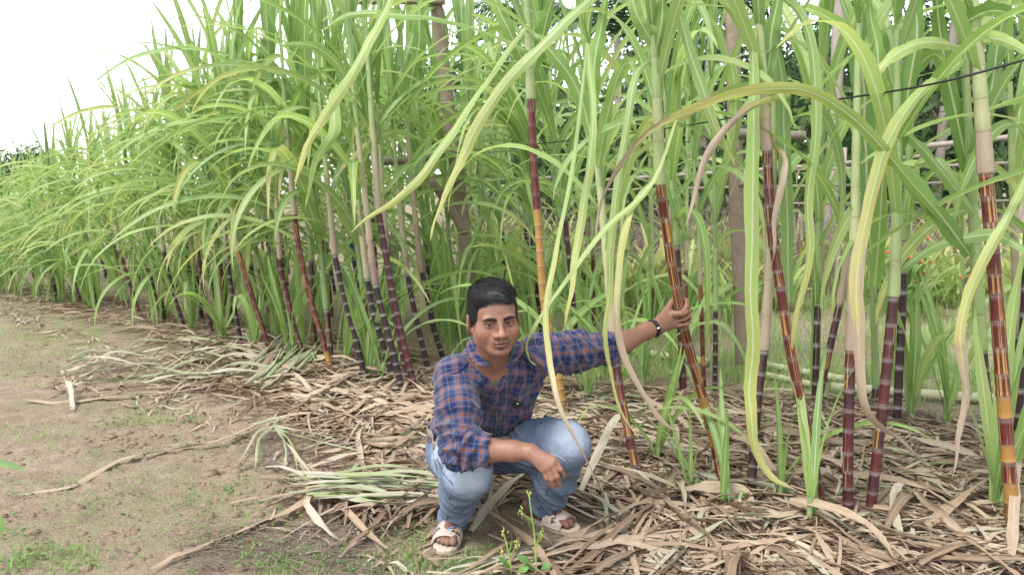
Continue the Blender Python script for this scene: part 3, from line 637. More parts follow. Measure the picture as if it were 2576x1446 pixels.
def grow(path, r, bare, label, cat='sugarcane', typ=.5, stripe=.5, name='sugarcane', group=None, inode=.088, n_leaf=8, drape=0, sheath_ty=.3, fine=True, lean_az=None, leaf_sc=1.0, hue=(.35, .9), age=(.1, .45), crown_up=.5, basal=0, face=None, leaf_from=.28, weep=.35, check=True, types=None):
    """path: 3-D polyline from the ground to the last leaf node; bare: arc length of naked stalk."""
    path = np.asarray(path, float); cane = empty(name, path[0]); tag(cane, label, cat, group)
    P_ = catmull(path, 60); s = np.concatenate([[0], np.cumsum(np.linalg.norm(np.diff(P_, axis=0), axis=1))]); L_ = s[-1]
    at = lambda d: np.array([np.interp(d, s, P_[:, i]) for i in range(3)])
    d = -.06; k = 0; az0 = RC.uniform(0, 6.28)
    while d < bare - .01:
        ln = inode * RC.uniform(.75, 1.2) * (.8 if d < .2 else 1.0); e = min(d + ln, bare)
        if bare - e < .04: e = bare
        a, b = (at(max(d, 0)) + [0, 0, min(d, 0)]), at(e)
        ty = np.clip(typ + RC.normal() * .09, 0, 1); stt = np.clip(stripe + RC.normal() * .2, 0, 1) if stripe > 0 else 0
        if types is not None: ty, stt = types(d / max(bare, .01), ty, stt)
        part('internode', INODE if fine else INODE_LO, cane, seg_matrix(a, b, r * (1.0 - .10 * d / max(L_, .1))), (ty, stt, RC.rand())); d = e; k += 1
    # leafy top: overlapping sheaths
    nd = bare; nodes = []; sh = RC.uniform(.12, .17)
    while nd < L_ - .05:
        e = min(nd + sh * RC.uniform(.85, 1.2), L_); tfr = (nd - bare) / max(L_ - bare, .01)
        rr_ = r * (1.05 - .55 * tfr)
        part('sheath', SHEATH, cane, seg_matrix(at(nd), at(e), rr_, spin=RC.uniform(0, 6.28)), (np.clip(sheath_ty * (1 - tfr * .9) + RC.normal() * .06, 0, 1), .5, RC.rand())); nodes.append((e, tfr)); nd = e
    nodes = nodes[-n_leaf:] if len(nodes) >= n_leaf else nodes
    m = max(n_leaf, 1)
    for i in range(n_leaf):
        fr = i / max(m - 1, 1); e = bare + (L_ - bare) * (leaf_from + (1 - leaf_from) * fr) if len(nodes) else L_
        az = az0 + (i % 2) * math.pi + RC.normal() * .45
        if face is not None and fr < .6 and RC.rand() < .72: az = face + RC.normal() * .75
        q = RC.rand()
        cls = 'erect' if fr > .80 else ('arch' if fr > .42 or q > .75 else ('droop' if q > weep else 'weep'))
        ag = RC.uniform(*age) + .30 * (1 - fr) * RC.rand(); hu = np.clip(RC.uniform(*hue), 0, 1)
        add_leaf(cane, at(e), cls, az, leaf_sc * RC.uniform(.82, 1.1), ag, hu, check)
    for i in range(2 + int(RC.rand() * 2)):
        add_leaf(cane, at(L_), 'erect', RC.uniform(0, 6.28), leaf_sc * RC.uniform(.7, 1.0), RC.uniform(0, .2), RC.uniform(.3, .8), check)
    for i in range(drape):
        add_leaf(cane, at(bare + (L_ - bare) * RC.uniform(0, .9)), 'drape', face + RC.normal() * .7, leaf_sc * RC.uniform(.8, 1.15), RC.uniform(.1, .60), RC.uniform(.35, .95), check)
    for i in range(basal):
        ag = RC.uniform(.0, .3); add_leaf(cane, path[0] + [RC.normal() * .06, RC.normal() * .06, 0], 'blade' if RC.rand() < .75 else 'arch', RC.uniform(0, 6.28), RC.uniform(.7, 1.3), ag, RC.uniform(.2, .75), check)
    return cane, at, L_
def hero(pts, top, r, label, dY=0.0, Yat=None, **kw):
    """pts: pixels up the bare stalk from its base; top: pixels on to the last leaf node. The base stands on the ground."""
    b = on_gnd(*pts[0]); allp = list(pts) + list(top); P_ = [b]
    h0 = pts[0][1]; h1 = allp[-1][1]
    for px, py in allp[1:]: P_.append(pix(px, py, Yat(py) if Yat else b[1] + dY * (h0 - py) / max(h0 - h1, 1)))
    P_ = np.array(P_); nb = len(pts); L_ = np.linalg.norm(np.diff(P_[:nb], axis=0), axis=1).sum()
    return grow(P_, r, L_, label, **kw)
def hleaf(cane, pts, width, age, hue, label=None, flat=0.0, mat=None, fold=.20, wav=.07):
    """A leaf followed through (px, py, distance) points; flat turns its face (degrees)."""
    P_ = catmull([pix(*p) for p in pts], 30); P_ = P_ + np.stack([pn(P_ * 4.0 + 7 * k_) for k_ in range(3)], 1) * .034 * np.linspace(0, 1, 30)[:, None]; T = np.gradient(P_, axis=0); T /= np.linalg.norm(T, axis=1)[:, None]
    tow = np.array([0, 0, CAM_H]) - P_; tow /= np.linalg.norm(tow, axis=1)[:, None]
    sd = np.cross(T, tow); sd /= np.linalg.norm(sd, axis=1)[:, None] + 1e-9; nr = np.cross(T, sd)
    fl_ = .75 * pn(np.column_stack([np.linspace(0, 4, 30), np.full(30, pts[0][0] * .37), np.full(30, .5)])) + np.interp(np.linspace(0, 1, 30), np.linspace(0, 1, len(np.atleast_1d(flat))), np.radians(np.atleast_1d(flat)))
    sd = sd * np.cos(fl_)[:, None] + nr * np.sin(fl_)[:, None]
    me = ribbon(P_, sd, width * .86, fold, mat=mat or M_LEAF, wav=wav, seed=int(pts[0][0]))
    o = part('leaf', me, cane, Matrix.Identity(4), (age, hue, RC.rand()))
    if label: o['label'] = label
    return o
STRIPY = dict(typ=.62, stripe=.75)
H = {}
ORANGE_LOW = lambda f, t, s_: ((.95, .3) if (f < .30 and RC.rand() < .5) else (.62 + .1 * RC.rand(), .8))
H['A'] = hero([(1824, 1250), (1803, 1140), (1772, 1015), (1742, 910), (1713, 789), (1693, 690), (1680, 600), (1661, 462)], [(1655, 300), (1648, 150), (1640, 10), (1634, -120)], .0205, 'red and yellow striped sugarcane gripped in the man\'s hand', Yat=lambda py: float(np.interp(py, [-120, 462, 600, 789, 910, 1250], [3.0, 3.125, 3.18, 3.25, 3.31, 3.44])), n_leaf=7, sheath_ty=.45, types=lambda f, t, s_: ((.93, .0) if .15 < f < .5 and RC.rand() < .30 else (.56, .80)), age=(.1, .4))
H['B'] = hero([(2072, 1290), (2030, 1085), (1990, 890), (1960, 700), (1940, 560), (1930, 380)], [(1922, 240), (1912, 90), (1905, -40)], .0210, 'striped red sugarcane with peeling patch, standing right of the gripped one', n_leaf=6, sheath_ty=.7, typ=.58, stripe=.72)
H['C'] = hero([(2550, 1345), (2532, 1100), (2516, 880), (2498, 640), (2480, 435)], [(2470, 290), (2460, 150), (2450, 20), (2442, -100)], .0258, 'thickest red and yellow sugarcane at the right edge with pink sheath', n_leaf=6, sheath_ty=.75, typ=.66, stripe=.8, types=lambda f, t, s_: ((.90, .4) if f < .35 and RC.rand() < .30 else (.58, .85)))
H['D'] = hero([(2134, 1310), (2133, 1150), (2137, 960), (2140, 880)], [(2143, 760), (2150, 600), (2152, 450), (2156, 250), (2160, 60)], .0205, 'dark red sugarcane, the more upright of the close pair beside the hanging tan leaf', n_leaf=6, sheath_ty=.8, typ=.42, stripe=.35)
H['E'] = hero([(2186, 1312), (2222, 1010), (2240, 830), (2248, 745)], [(2254, 600), (2256, 440), (2256, 250), (2258, 60)], .0205, 'dark sugarcane with pale green sheath leaning right of the close pair', n_leaf=6, sheath_ty=.35, typ=.40, stripe=.25)
H['F'] = hero([(1888, 1250), (1905, 1010), (1922, 880)], [(1932, 740), (1940, 560), (1946, 380), (1950, 200), (1954, 20)], .0200, 'nearly black sugarcane with dry pale sheath behind the speckled hanging leaf', n_leaf=6, sheath_ty=.85, typ=.22, stripe=.15, dY=.15)
H['G'] = hero([(2050, 1050), (2082, 900), (2112, 765)], [(2130, 660), (2150, 520), (2165, 380), (2178, 220)], .021, 'dark sugarcane leaning right in the second row behind the striped ones', n_leaf=6, sheath_ty=.8, typ=.3, stripe=.15)
H['H'] = hero([(1798, 990), (1800, 880), (1800, 780)], [(1800, 640), (1798, 500), (1795, 350), (1790, 200)], .0165, 'slim dark sugarcane with green sheath right of the raised fist', n_leaf=6, sheath_ty=.15, typ=.3, stripe=.2)
H['I'] = hero([(1772, 985), (1768, 880), (1764, 770), (1762, 715)], [(1758, 600), (1750, 480), (1742, 340)], .0145, 'thin pinkish red sugarcane just right of the raised fist', n_leaf=5, sheath_ty=.6, typ=.75, stripe=.2)
H['J'] = hero([(1606, 1205), (1575, 1060), (1556, 960), (1545, 860)], [(1535, 740), (1522, 600), (1505, 430), (1490, 260), (1478, 110)], .0205, 'striped maroon sugarcane below the elbow of the outstretched arm', n_leaf=6, sheath_ty=.6, typ=.5, stripe=.7, dY=.25)
H['K'] = hero([(1416, 1050), (1404, 940), (1370, 770), (1354, 560), (1342, 400), (1336, 250)], [(1330, 120), (1325, 0), (1320, -120)], .0235, 'orange yellow sugarcane behind the man turning dark red near its top', n_leaf=7, sheath_ty=.5, types=lambda f, t, s_: (.97 - .02 * RC.rand(), .0) if f < .62 else (.55 + .2 * RC.rand(), .3))
H['L'] = hero([(1116, 905), (1090, 820), (1072, 730), (1060, 680)], [(1048, 580), (1035, 450), (1022, 300), (1010, 150), (1000, 20)], .0212, 'black waxy sugarcane with purple sheath right next to the man\'s shoulder', n_leaf=7, sheath_ty=.95, typ=.05, stripe=0)
H['M'] = hero([(1046, 985), (1015, 860), (985, 720), (962, 590), (952, 530)], [(944, 420), (935, 300), (925, 150), (918, 20)], .0207, 'maroon sugarcane with many close rings, front one of the dark cluster left of the man', n_leaf=7, sheath_ty=.7, typ=.38, stripe=0, inode=.085)
H['N'] = hero([(1014, 990), (985, 870), (955, 760), (945, 715)], [(935, 640), (922, 520), (905, 380), (890, 240), (880, 110)], .0203, 'black ringed sugarcane with mauve sheath at the left of the dark cluster', n_leaf=7, sheath_ty=.95, typ=.1, stripe=0, inode=.085)
H['O'] = hero([(1030, 968), (1003, 850), (985, 750), (972, 640)], [(965, 520), (958, 400), (950, 260)], .0171, 'slim maroon sugarcane in the middle of the dark cluster', n_leaf=6, sheath_ty=.8, typ=.3, stripe=0, inode=.09)
H['CC'] = hero([(992, 958), (962, 860), (940, 790), (924, 700)], [(912, 600), (900, 480), (890, 360)], .0195, 'black ringed sugarcane just left of the mauve sheathed one', n_leaf=6, sheath_ty=.8, typ=.06, stripe=0, inode=.085)
H['DD'] = hero([(1080, 940), (1058, 850), (1038, 760), (1025, 690)], [(1012, 580), (1000, 460), (990, 330)], .0195, 'black ringed sugarcane between the dark cluster and the man', n_leaf=6, sheath_ty=.9, typ=.08, stripe=0, inode=.085)
H['P'] = hero([(918, 955), (900, 870), (870, 760), (842, 640)], [(832, 540), (820, 420), (808, 290), (800, 160)], .0193, 'dark purple sugarcane standing alone left of the dark cluster', n_leaf=7, sheath_ty=.8, typ=.15, stripe=0)
H['Q'] = hero([(930, 880), (912, 790), (898, 700), (880, 590)], [(872, 490), (862, 370), (855, 250)], .0189, 'black waxy sugarcane standing behind the lone purple one', n_leaf=6, sheath_ty=.8, typ=.05, stripe=0)
H['R'] = hero([(834, 932), (805, 830), (772, 720), (748, 600), (740, 540)], [(732, 440), (722, 330), (712, 200), (705, 80)], .0198, 'reddish brown striped sugarcane with orange foot and tan sheath', n_leaf=7, sheath_ty=.7, types=lambda f, t, s_: (.93, .1) if f < .12 else (.6, .6))
H['S'] = hero([(765, 905), (735, 800), (712, 700), (704, 650)], [(698, 540), (690, 410), (682, 270)], .0189, 'dark red sugarcane just left of the one with an orange foot', n_leaf=7, sheath_ty=.7, typ=.45, stripe=.3)
H['T'] = hero([(684, 900), (655, 810), (628, 725), (596, 625)], [(585, 520), (575, 400), (566, 280)], .0198, 'red striped sugarcane leaning left, fourth from the dark cluster', n_leaf=7, sheath_ty=.7, typ=.62, stripe=.5)
H['U'] = hero([(606, 865), (588, 760), (572, 655)], [(562, 540), (552, 420)], .0189, 'blackish sugarcane half hidden by green blades left of the red striped one', n_leaf=7, sheath_ty=.8, typ=.1, stripe=0)
H['V'] = hero([(534, 842), (514, 750), (497, 630)], [(490, 540), (482, 440)], .0198, 'reddish brown sugarcane standing upright in the left half of the front row', n_leaf=7, sheath_ty=.7, typ=.5, stripe=.4)
H['W'] = hero([(462, 822), (432, 720), (412, 630)], [(402, 540), (395, 460)], .0189, 'dark sugarcane at far left with stalk showing between yellow hanging leaves', n_leaf=7, sheath_ty=.7, typ=.3, stripe=.1)
H['X'] = hero([(404, 800), (380, 700), (362, 620)], [(352, 545), (345, 470)], .0189, 'dark red sugarcane at far left beside the tall grass blades', n_leaf=7, sheath_ty=.7, typ=.4, stripe=.1)
H['Y'] = hero([(352, 795), (322, 700), (300, 630)], [(292, 560), (285, 490)], .0198, 'outermost bare maroon sugarcane stalk at the left of the row', n_leaf=7, sheath_ty=.7, typ=.5, stripe=.2)
H['Z'] = hero([(2516, 1240), (2484, 1020), (2470, 880)], [(2458, 700), (2446, 500), (2436, 330), (2428, 170), (2420, 20)], .0225, 'green sheathed sugarcane left of the thickest one, dark below', n_leaf=6, sheath_ty=.12, typ=.3, stripe=.1)
H['AA'] = hero([(2590, 1120), (2572, 960), (2562, 840)], [(2556, 700), (2550, 540), (2545, 380), (2540, 200)], .022, 'black sugarcane cut by the right edge of the picture', n_leaf=5, sheath_ty=.85, typ=.1, stripe=0)
H['BB'] = hero([(2196, 1010), (2204, 970)], [(2200, 850), (2196, 700), (2190, 560), (2185, 420), (2180, 260)], .021, 'pale green sheathed cane rising behind the close pair', n_leaf=6, sheath_ty=.2, typ=.3, stripe=.1)
# leaves that can be followed one by one
A, B_, C_ = H['A'][0], H['B'][0], H['C'][0]
hleaf(B_, [(1893, 70, 3.16), (1895, 300, 3.08), (1893, 560, 3.04), (1890, 800, 3.02), (1886, 960, 3.02), (1898, 1060, 3.0), (1935, 1190, 2.98), (2000, 1240, 2.97)], .062, .66, .75, 'broad pale hanging leaf with brown speckles', flat=(0, 0, 10, 30))
hleaf(C_, [(2450, 640, 3.0), (2330, 500, 2.85), (2180, 330, 2.72), (2050, 235, 2.66), (1930, 222, 2.64), (1780, 258, 2.66), (1660, 320, 2.70), (1570, 410, 2.74), (1520, 500, 2.76), (1515, 600, 2.77)], .044, .92, .45, 'long arching leaf with a withered brown end', flat=(30, 10, -25, -50, -20))
hleaf(C_, [(2430, 150, 3.0), (2320, 230, 2.85), (2230, 360, 2.76), (2180, 530, 2.72), (2158, 720, 2.70), (2150, 880, 2.70), (2180, 1020, 2.70), (2260, 1110, 2.72), (2340, 1180, 2.74)], .050, 1.12, .8, 'broad hanging leaf, half yellow green and half tan', flat=(-20, 0, 15, 30))
hleaf(C_, [(2600, 400, 2.9), (2545, 520, 2.82), (2490, 640, 2.78), (2435, 760, 2.76), (2410, 840, 2.76), (2425, 930, 2.76), (2440, 1010, 2.76), (2410, 1110, 2.76), (2390, 1210, 2.76)], .040, 1.05, .9, 'yellow withered hanging leaf near the right edge', flat=(20, 0, -25, 40))
hleaf(C_, [(2440, 120, 3.05), (2330, 108, 2.9), (2230, 150, 2.8), (2190, 210, 2.78)], .05, .45, .9, flat=(40, 10))
hleaf(C_, [(2450, 130, 3.05), (2500, 100, 2.9), (2600, 150, 2.75)], .055, .35, .9, flat=(40, 10))
hleaf(C_, [(2600, 640, 2.75), (2500, 590, 2.9), (2380, 610, 3.0), (2290, 660, 3.1), (2230, 700, 3.2)], .050, .25, .6, flat=(50, 30, 10))
hleaf(B_, [(1990, 240, 3.2), (1900, 262, 3.05), (1830, 320, 3.0), (1780, 400, 2.97), (1745, 480, 2.96), (1715, 560, 2.96)], .034, 1.9, .6, 'twisted dry tan leaf hanging in front of the gripped cane', flat=(20, -30, -10, 30))
hleaf(B_, [(1932, 350, 3.22), (1965, 390, 3.15), (1972, 460, 3.1), (1955, 560, 3.1), (1935, 680, 3.1)], .030, 1.9, .6, flat=(0, 30, -30))
hleaf(B_, [(1905, -40, 3.25), (2010, 30, 3.15), (2050, 180, 3.1), (2040, 420, 3.1), (2030, 640, 3.1), (2010, 800, 3.12), (1990, 960, 3.15)], .046, .58, .7, 'yellow green speckled leaf hanging beside the striped cane', flat=(30, 0, 10, 20))
hleaf(A, [(1640, 150, 3.1), (1600, 190, 3.0), (1580, 320, 2.95), (1545, 520, 2.93), (1530, 700, 2.92), (1530, 860, 2.9), (1545, 1000, 2.88), (1605, 1105, 2.86)], .032, .62, .8, 'long pale leaf hanging past the rolled sleeve', flat=(0, 10, 20, 30))
hleaf(A, [(1660, 440, 3.2), (1590, 520, 2.9), (1555, 700, 2.82), (1560, 850, 2.80), (1610, 980, 2.80), (1680, 1060, 2.82), (1735, 1095, 2.84)], .028, 1.35, .9, 'tan edged leaf curving below the forearm', flat=(40, 20, 10, 30))
hleaf(H['J'][0], [(1478, 110, 3.5), (1440, 420, 3.0), (1400, 620, 2.75), (1376, 760, 2.62), (1380, 900, 2.53), (1408, 1020, 2.45), (1455, 1110, 2.42), (1480, 1170, 2.42), (1500, 1240, 2.42)], .022, 1.05, .8, 'narrow yellowing leaf hanging in front of the man\'s raised knee', flat=(30, 20, 30, 45))
hleaf(A, [(1700, 300, 3.0), (1640, 460, 2.9), (1520, 580, 2.85), (1400, 730, 2.8), (1350, 820, 2.76), (1328, 870, 2.75), (1340, 910, 2.74), (1362, 928, 2.74)], .024, .45, .9, flat=(50, 40, 55, 70))
hleaf(H['J'][0], [(1478, 110, 3.5), (1490, 300, 3.2), (1460, 560, 3.1), (1430, 760, 3.0), (1415, 840, 3.0)], .036, .7, .8, flat=(20, 30))
hleaf(H['K'][0], [(1560, -60, 3.2), (1450, 30, 3.0), (1340, 140, 2.95), (1230, 270, 2.9), (1160, 400, 2.9), (1110, 520, 2.9), (1085, 590, 2.9)], .046, .66, .9, 'long pale leaf slanting down from the top centre', flat=(20, 15, 30))
hleaf(H['L'][0], [(1010, -60, 3.9), (950, 60, 3.6), (880, 190, 3.5), (810, 290, 3.5), (760, 390, 3.5), (740, 470, 3.5)], .050, .60, .9, 'long pale leaf slanting down left of centre', flat=(20, 15, 30))
hleaf(H['K'][0], [(1330, 60, 4.4), (1200, 230, 4.1), (1110, 380, 3.9), (1000, 500, 3.8), (890, 590, 3.8)], .052, .55, .9, flat=(40, 20, 30))
hleaf(H['N'][0], [(925, 300, 5.4), (890, 245, 5.0), (845, 240, 4.8), (835, 330, 4.7), (790, 420, 4.7), (775, 520, 4.7)], .075, .35, .8, flat=(45, 20, -20, 0))
hleaf(H['K'][0], [(1330, 130, 4.4), (1200, 70, 4.4), (1060, 40, 4.3), (900, 40, 4.3), (800, 70, 4.3)], .060, .15, .5, flat=(60, 50, 40))
hleaf(H['L'][0], [(1080, 360, 5.5), (1000, 330, 5.3), (930, 355, 5.2), (880, 400, 5.1), (840, 450, 5.1)], .050, .75, .9, flat=(40, 20))
for c_, pts, w_, ag, hu, fl_ in [
    ('BB', [(2190, 640, 3.75), (2178, 360, 3.6), (2168, 120, 3.5), (2160, -80, 3.45)], .105, .05, .25, (5, 0, 10)), ('BB', [(2200, 720, 3.7), (2222, 480, 3.5), (2250, 280, 3.4), (2330, 150, 3.3), (2380, 170, 3.25)], .085, .15, .45, (10, 20, 30)),
    ('E', [(2256, 420, 3.15), (2285, 220, 3.1), (2300, 60, 3.1), (2305, -80, 3.1)], .075, .05, .25, (0, 10)), ('E', [(2250, 380, 3.15), (2205, 150, 3.1), (2190, -60, 3.1)], .060, .1, .5, (20, 0)),
    ('Z', [(2446, 480, 3.45), (2400, 260, 3.4), (2360, 60, 3.35), (2340, -80, 3.3)], .075, .05, .15, (10, 0)), ('Z', [(2440, 420, 3.45), (2490, 240, 3.4), (2530, 40, 3.4), (2560, -60, 3.4)], .065, .05, .3, (15, 0)),
    ('Z', [(2470, 560, 3.4), (2400, 470, 3.3), (2330, 380, 3.2), (2270, 330, 3.15), (2200, 330, 3.1)], .055, .3, .6, (40, 30, 50)),
    ('C', [(2440, 640, 2.98), (2380, 560, 2.9), (2280, 420, 2.85), (2180, 330, 2.8)], .070, .15, .25, (20, 30)), ('C', [(2420, 60, 3.0), (2500, 30, 2.9), (2620, 40, 2.8)], .075, .1, .15, (50, 40)),
    ('A', [(1648, 140, 3.05), (1660, 60, 3.0), (1668, -60, 3.0)], .070, .05, .35, (0, 10)), ('A', [(1690, -30, 3.0), (1740, 150, 2.98), (1800, 320, 3.0), (1850, 430, 3.02)], .045, .5, .7, (10, 20)), ('A', [(1650, 120, 3.05), (1600, 40, 3.0), (1590, -60, 3.0)], .055, .1, .6, (20, 0)),
    ('B', [(1920, 230, 3.2), (1945, 100, 3.2), (1960, -60, 3.2)], .065, .05, .3, (0, 10)), ('B', [(1985, 760, 3.35), (1978, 480, 3.3), (1968, 200, 3.3), (1960, -60, 3.3)], .062, .08, .5, (0, 5)), ('H', [(1795, 560, 5.3), (1850, 300, 5.1), (1830, 120, 5.0), (1750, 20, 4.9)], .085, .1, .75, (20, 10)),
    ('J', [(1505, 420, 3.6), (1540, 230, 3.5), (1580, 150, 3.45), (1600, 190, 3.4)], .062, .3, .6, (10, 20)), ('J', [(1500, 400, 3.6), (1450, 220, 3.55), (1380, 120, 3.5), (1330, 90, 3.5)], .062, .1, .45, (10, 20)), ('J', [(1490, 300, 3.6), (1500, 120, 3.6), (1540, -50, 3.6)], .065, .05, .35, (0, 10)),
    ('K', [(1335, 200, 4.6), (1370, 60, 4.5), (1400, -70, 4.5)], .085, .05, .35, (0, 10)), ('K', [(1330, 180, 4.6), (1270, 60, 4.5), (1230, -60, 4.5)], .080, .1, .5, (0, 10)),
    ('L', [(1020, 280, 6.1), (1050, 120, 6.0), (1060, -50, 6.0)], .11, .05, .3, (0, 10)), ('L', [(1025, 300, 6.1), (980, 150, 6.0), (950, -50, 6.0)], .10, .05, .4, (0, 10)), ('M', [(925, 300, 5.2), (905, 160, 5.1), (880, 40, 5.1), (860, -50, 5.1)], .085, .05, .3, (0, 10)), ('N', [(900, 300, 5.2), (860, 180, 5.1), (790, 110, 5.0), (700, 110, 4.9)], .07, .2, .6, (20, 30))]:
    hleaf(H[c_][0], pts, w_, ag, hu, flat=fl_)
# ------------------------------------------------------------------ the rest of the rows
FACE = math.atan2(-RN[1], -RN[0])
def tall(t, k):
    p = rowpt(t, k); a = p[0] / p[1]; return float(np.interp(a, [-.75, -.62, -.57, -.52, -.47, -.42, -.36, -.2, .6], [.55, .58, .63, .70, .78, .85, .93, 1.05, 1.08]))
hero_xy = np.array([h[0].location[:2] for h in H.values()])
ORD = ['first', 'second', 'third', 'fourth', 'fifth', 'sixth', 'seventh', 'eighth', 'ninth', 'tenth', 'eleventh', 'twelfth', 'thirteenth', 'fourteenth', 'fifteenth', 'sixteenth', 'seventeenth', 'eighteenth', 'nineteenth', 'twentieth']
def row_cane(t, k, label, group, dens=15, fine=True, basal=6):
    p = rowpt(t + RC.normal() * .06, k + RC.normal() * .10); z = hz(p[0], p[1]); f = tall(t, k)
    if np.min(np.hypot(*(hero_xy - p).T)) < .13: return
    top = (1.95 + RC.normal() * .14) * f; bare = (.72 + RC.normal() * .2) * f * ((.9 if t < 6.5 else .6) if k < .5 else 1)
    ln = np.array([-.20 + RC.normal() * .08, -.02 + RC.normal() * .08]) * (1 if p[0] < 1.2 else .2)
    P_ = [[p[0] + ln[0] * q * (.6 + .4 * q), p[1] + ln[1] * q, z + top * q] for q in (0, .3, .6, 1.0)]
    grow(P_, RC.uniform(.019, .024), max(bare, .3), label, group=group, typ=RC.choice([.1, .3, .45, .6]), stripe=RC.choice([0, 0, .3, .5]), fine=fine, n_leaf=dens, sheath_ty=RC.choice([.05, .2, .4, .7]), leaf_sc=f * RC.uniform(.92, 1.08), basal=basal, face=FACE, weep=.45 if k < .5 else .25, leaf_from=.04, drape=((11 if t < 6.5 else 15) if k < .5 else (6 if k < 2 and t > 2.5 else 2)), hue=(.2, .9), age=(.05, .50) if k < .5 else (.0, .35), inode=.12)
TENS = {2: 'twenty', 3: 'thirty', 4: 'forty', 5: 'fifty', 6: 'sixty', 7: 'seventy'}
def ordinal(i): return ORD[i] if i < 20 else TENS[(i + 1) // 10] + '-' + ORD[(i + 1) % 10 - 1] if (i + 1) % 10 else TENS[(i + 1) // 10][:-1] + 'ieth'
t = 3.0; i = 0
while t < 15.5:
    row_cane(t, .0, f'{ordinal(i)} leafy sugarcane along the front row counted leftward from the dark cluster', 'leafy sugarcanes filling the front row'); t += .30 * (1 + .02 * t); i += 1
for (t, t1, k, words, grp, fine) in ((-1.6, 20.5, 1.28, 'second-row sugarcane, {} counted leftward from the right-hand end', 'second row of sugarcanes', True), (2.6, 25.5, 2.5, 'third-row sugarcane, {} counted leftward from behind the timber post', 'third row of sugarcanes', False), (4.6, 30, 3.75, 'back-row sugarcane, {} counted leftward from behind the timber post', 'back row of sugarcanes', False)):
    i = 0
    while t < t1:
        lb = words.format(ordinal(i)); i += 1
        if k < 2: row_cane(t, k, lb, grp, 12 if t > 2 else 9, True, 5 if t > 2 else 1); t += .34 if t > 2 else .62
        elif k < 3: row_cane(t, k, lb, grp, 9, False, 2 if t < 8 else 0); t += .40
        else: row_cane(t, k, lb, grp, 8, False, 0); t += .55
# young green shoots at the foot of the canes
def shoot(px, py, n_, h, label, age=(.0, .35), hue=(.3, .9)):
    b = on_gnd(px, py); e = empty('cane_shoot', b); tag(e, label, 'cane shoot', 'young green shoots among the canes')
    st_ = seg_matrix(b + [0, 0, -.03], b + [RC.normal() * .02, RC.normal() * .02, .16 * h], .011 * h ** .5); part('shoot_stem', SHEATH, e, st_, (.1, .5, RC.rand()))
    for i in range(n_):
        add_leaf(e, b + [RC.normal() * .012, RC.normal() * .012, .10 * h * RC.rand()], 'blade' if RC.rand() < .7 else 'arch', RC.uniform(0, 6.28), h * RC.uniform(.7, 1.1), RC.uniform(*age), RC.uniform(*hue))
for (px, py, n_, h, lb) in [(1655, 1165, 6, .8, 'green shoot right of the maroon cane under the forearm'), (1735, 1250, 5, .5, 'low green shoot in front of the gripped cane'), (1835, 1290, 4, .6, 'green shoot at the foot of the gripped cane'), (1960, 1270, 5, .7, 'tall bladed shoot between gripped cane and striped cane'), (2035, 1330, 4, .85, 'green shoot at the foot of the peeling striped cane'),
                            (2505, 1300, 7, 1.25, 'tall green shoot in front of the green sheathed cane'), (2290, 1060, 8, 1.2, 'big green shoot in the clearing behind the close pair'), (2380, 1080, 7, 1.1, 'green shoot in the clearing left of the green sheathed cane'), (1480, 1010, 7, .9, 'green shoot behind the raised knee'), (1345, 1010, 8, .9, 'green shoot rising behind the man\'s chest'), (1560, 1000, 6, .9, 'green shoot beneath the outstretched sleeve'),
                            (1130, 880, 9, 1.35, 'dense green shoot between the man and the dark cluster'), (1160, 850, 9, 1.4, 'tall green shoot just left of the man\'s head'), (1000, 930, 4, .9, 'green shoot behind the dark cluster'), (960, 960, 4, .8, 'green shoot left of the dark cluster'), (930, 950, 6, .8, 'green shoot with pale stem right of the lone purple cane'),
                            (870, 920, 7, .9, 'green shoot left of the lone purple cane'), (800, 930, 7, .8, 'green shoot by the cane with an orange foot'), (730, 900, 7, .9, 'green shoot left of the cane with an orange foot'), (640, 880, 7, .9, 'green shoot left of the red striped cane'), (560, 860, 7, .9, 'green shoot below the blackish cane'), (480, 830, 7, .9, 'green shoot left of the upright reddish brown cane'), (420, 810, 7, .9, 'green shoot among the far left dark canes'), (1620, 980, 7, 1.0, 'green shoot in the gap under the watch'), (1690, 960, 7, 1.1, 'green shoot behind the fist'), (1450, 900, 9, 1.3, 'tall blades rising over the stretched sleeve'), (1550, 880, 8, 1.35, 'tall blades behind the stretched sleeve near the cuff'), (1350, 880, 8, 1.3, 'tall blades right of the man\'s head')]:
    shoot(px, py, n_, h, lb)
# ================================================================== THE MAN
def rotz(a): c, s = math.cos(a), math.sin(a); return np.array([[c, -s, 0], [s, c, 0], [0, 0, 1.0]])
def rotx(a): c, s = math.cos(a), math.sin(a); return np.array([[1.0, 0, 0], [0, c, -s], [0, s, c]])
def roty(a): c, s = math.cos(a), math.sin(a); return np.array([[c, 0, s], [0, 1.0, 0], [-s, 0, c]])
HC = pix(1241, 802, 2.68)
HR = rotz(rad(15)) @ roty(rad(-3.5)) @ rotx(rad(3))
def HW(x, y, z): return HC + HR @ np.array([x, y, z])
NECK = pix(1240, 925, 2.86)
RSH, REL, RWR = pix(1143, 948, 2.83), pix(1165, 1126, 2.63), pix(1331, 1136, 2.59)
LSH, LEL, LWR = pix(1360, 896, 2.90), pix(1528, 876, 3.03), pix(1650, 822, 3.19)
RHIP, LHIP = np.array([-.215, 3.13, .27]), np.array([-.06, 3.20, .28])
RKN, RAN = pix(1176, 1188, 2.75), pix(1136, 1308, 2.98)
LKN, LAN = pix(1422, 1117, 2.90), pix(1358, 1272, 3.10)
CHEST, MID, WAIST = np.array([-.055, 2.965, .605]), np.array([-.105, 3.06, .47]), np.array([-.15, 3.13, .345])
CANE_A = pix(1713, 789, 3.25)                       # where the held cane passes through the fist
CANE_AX = unit(pix(1680, 600, 3.18) - pix(1745, 910, 3.31))

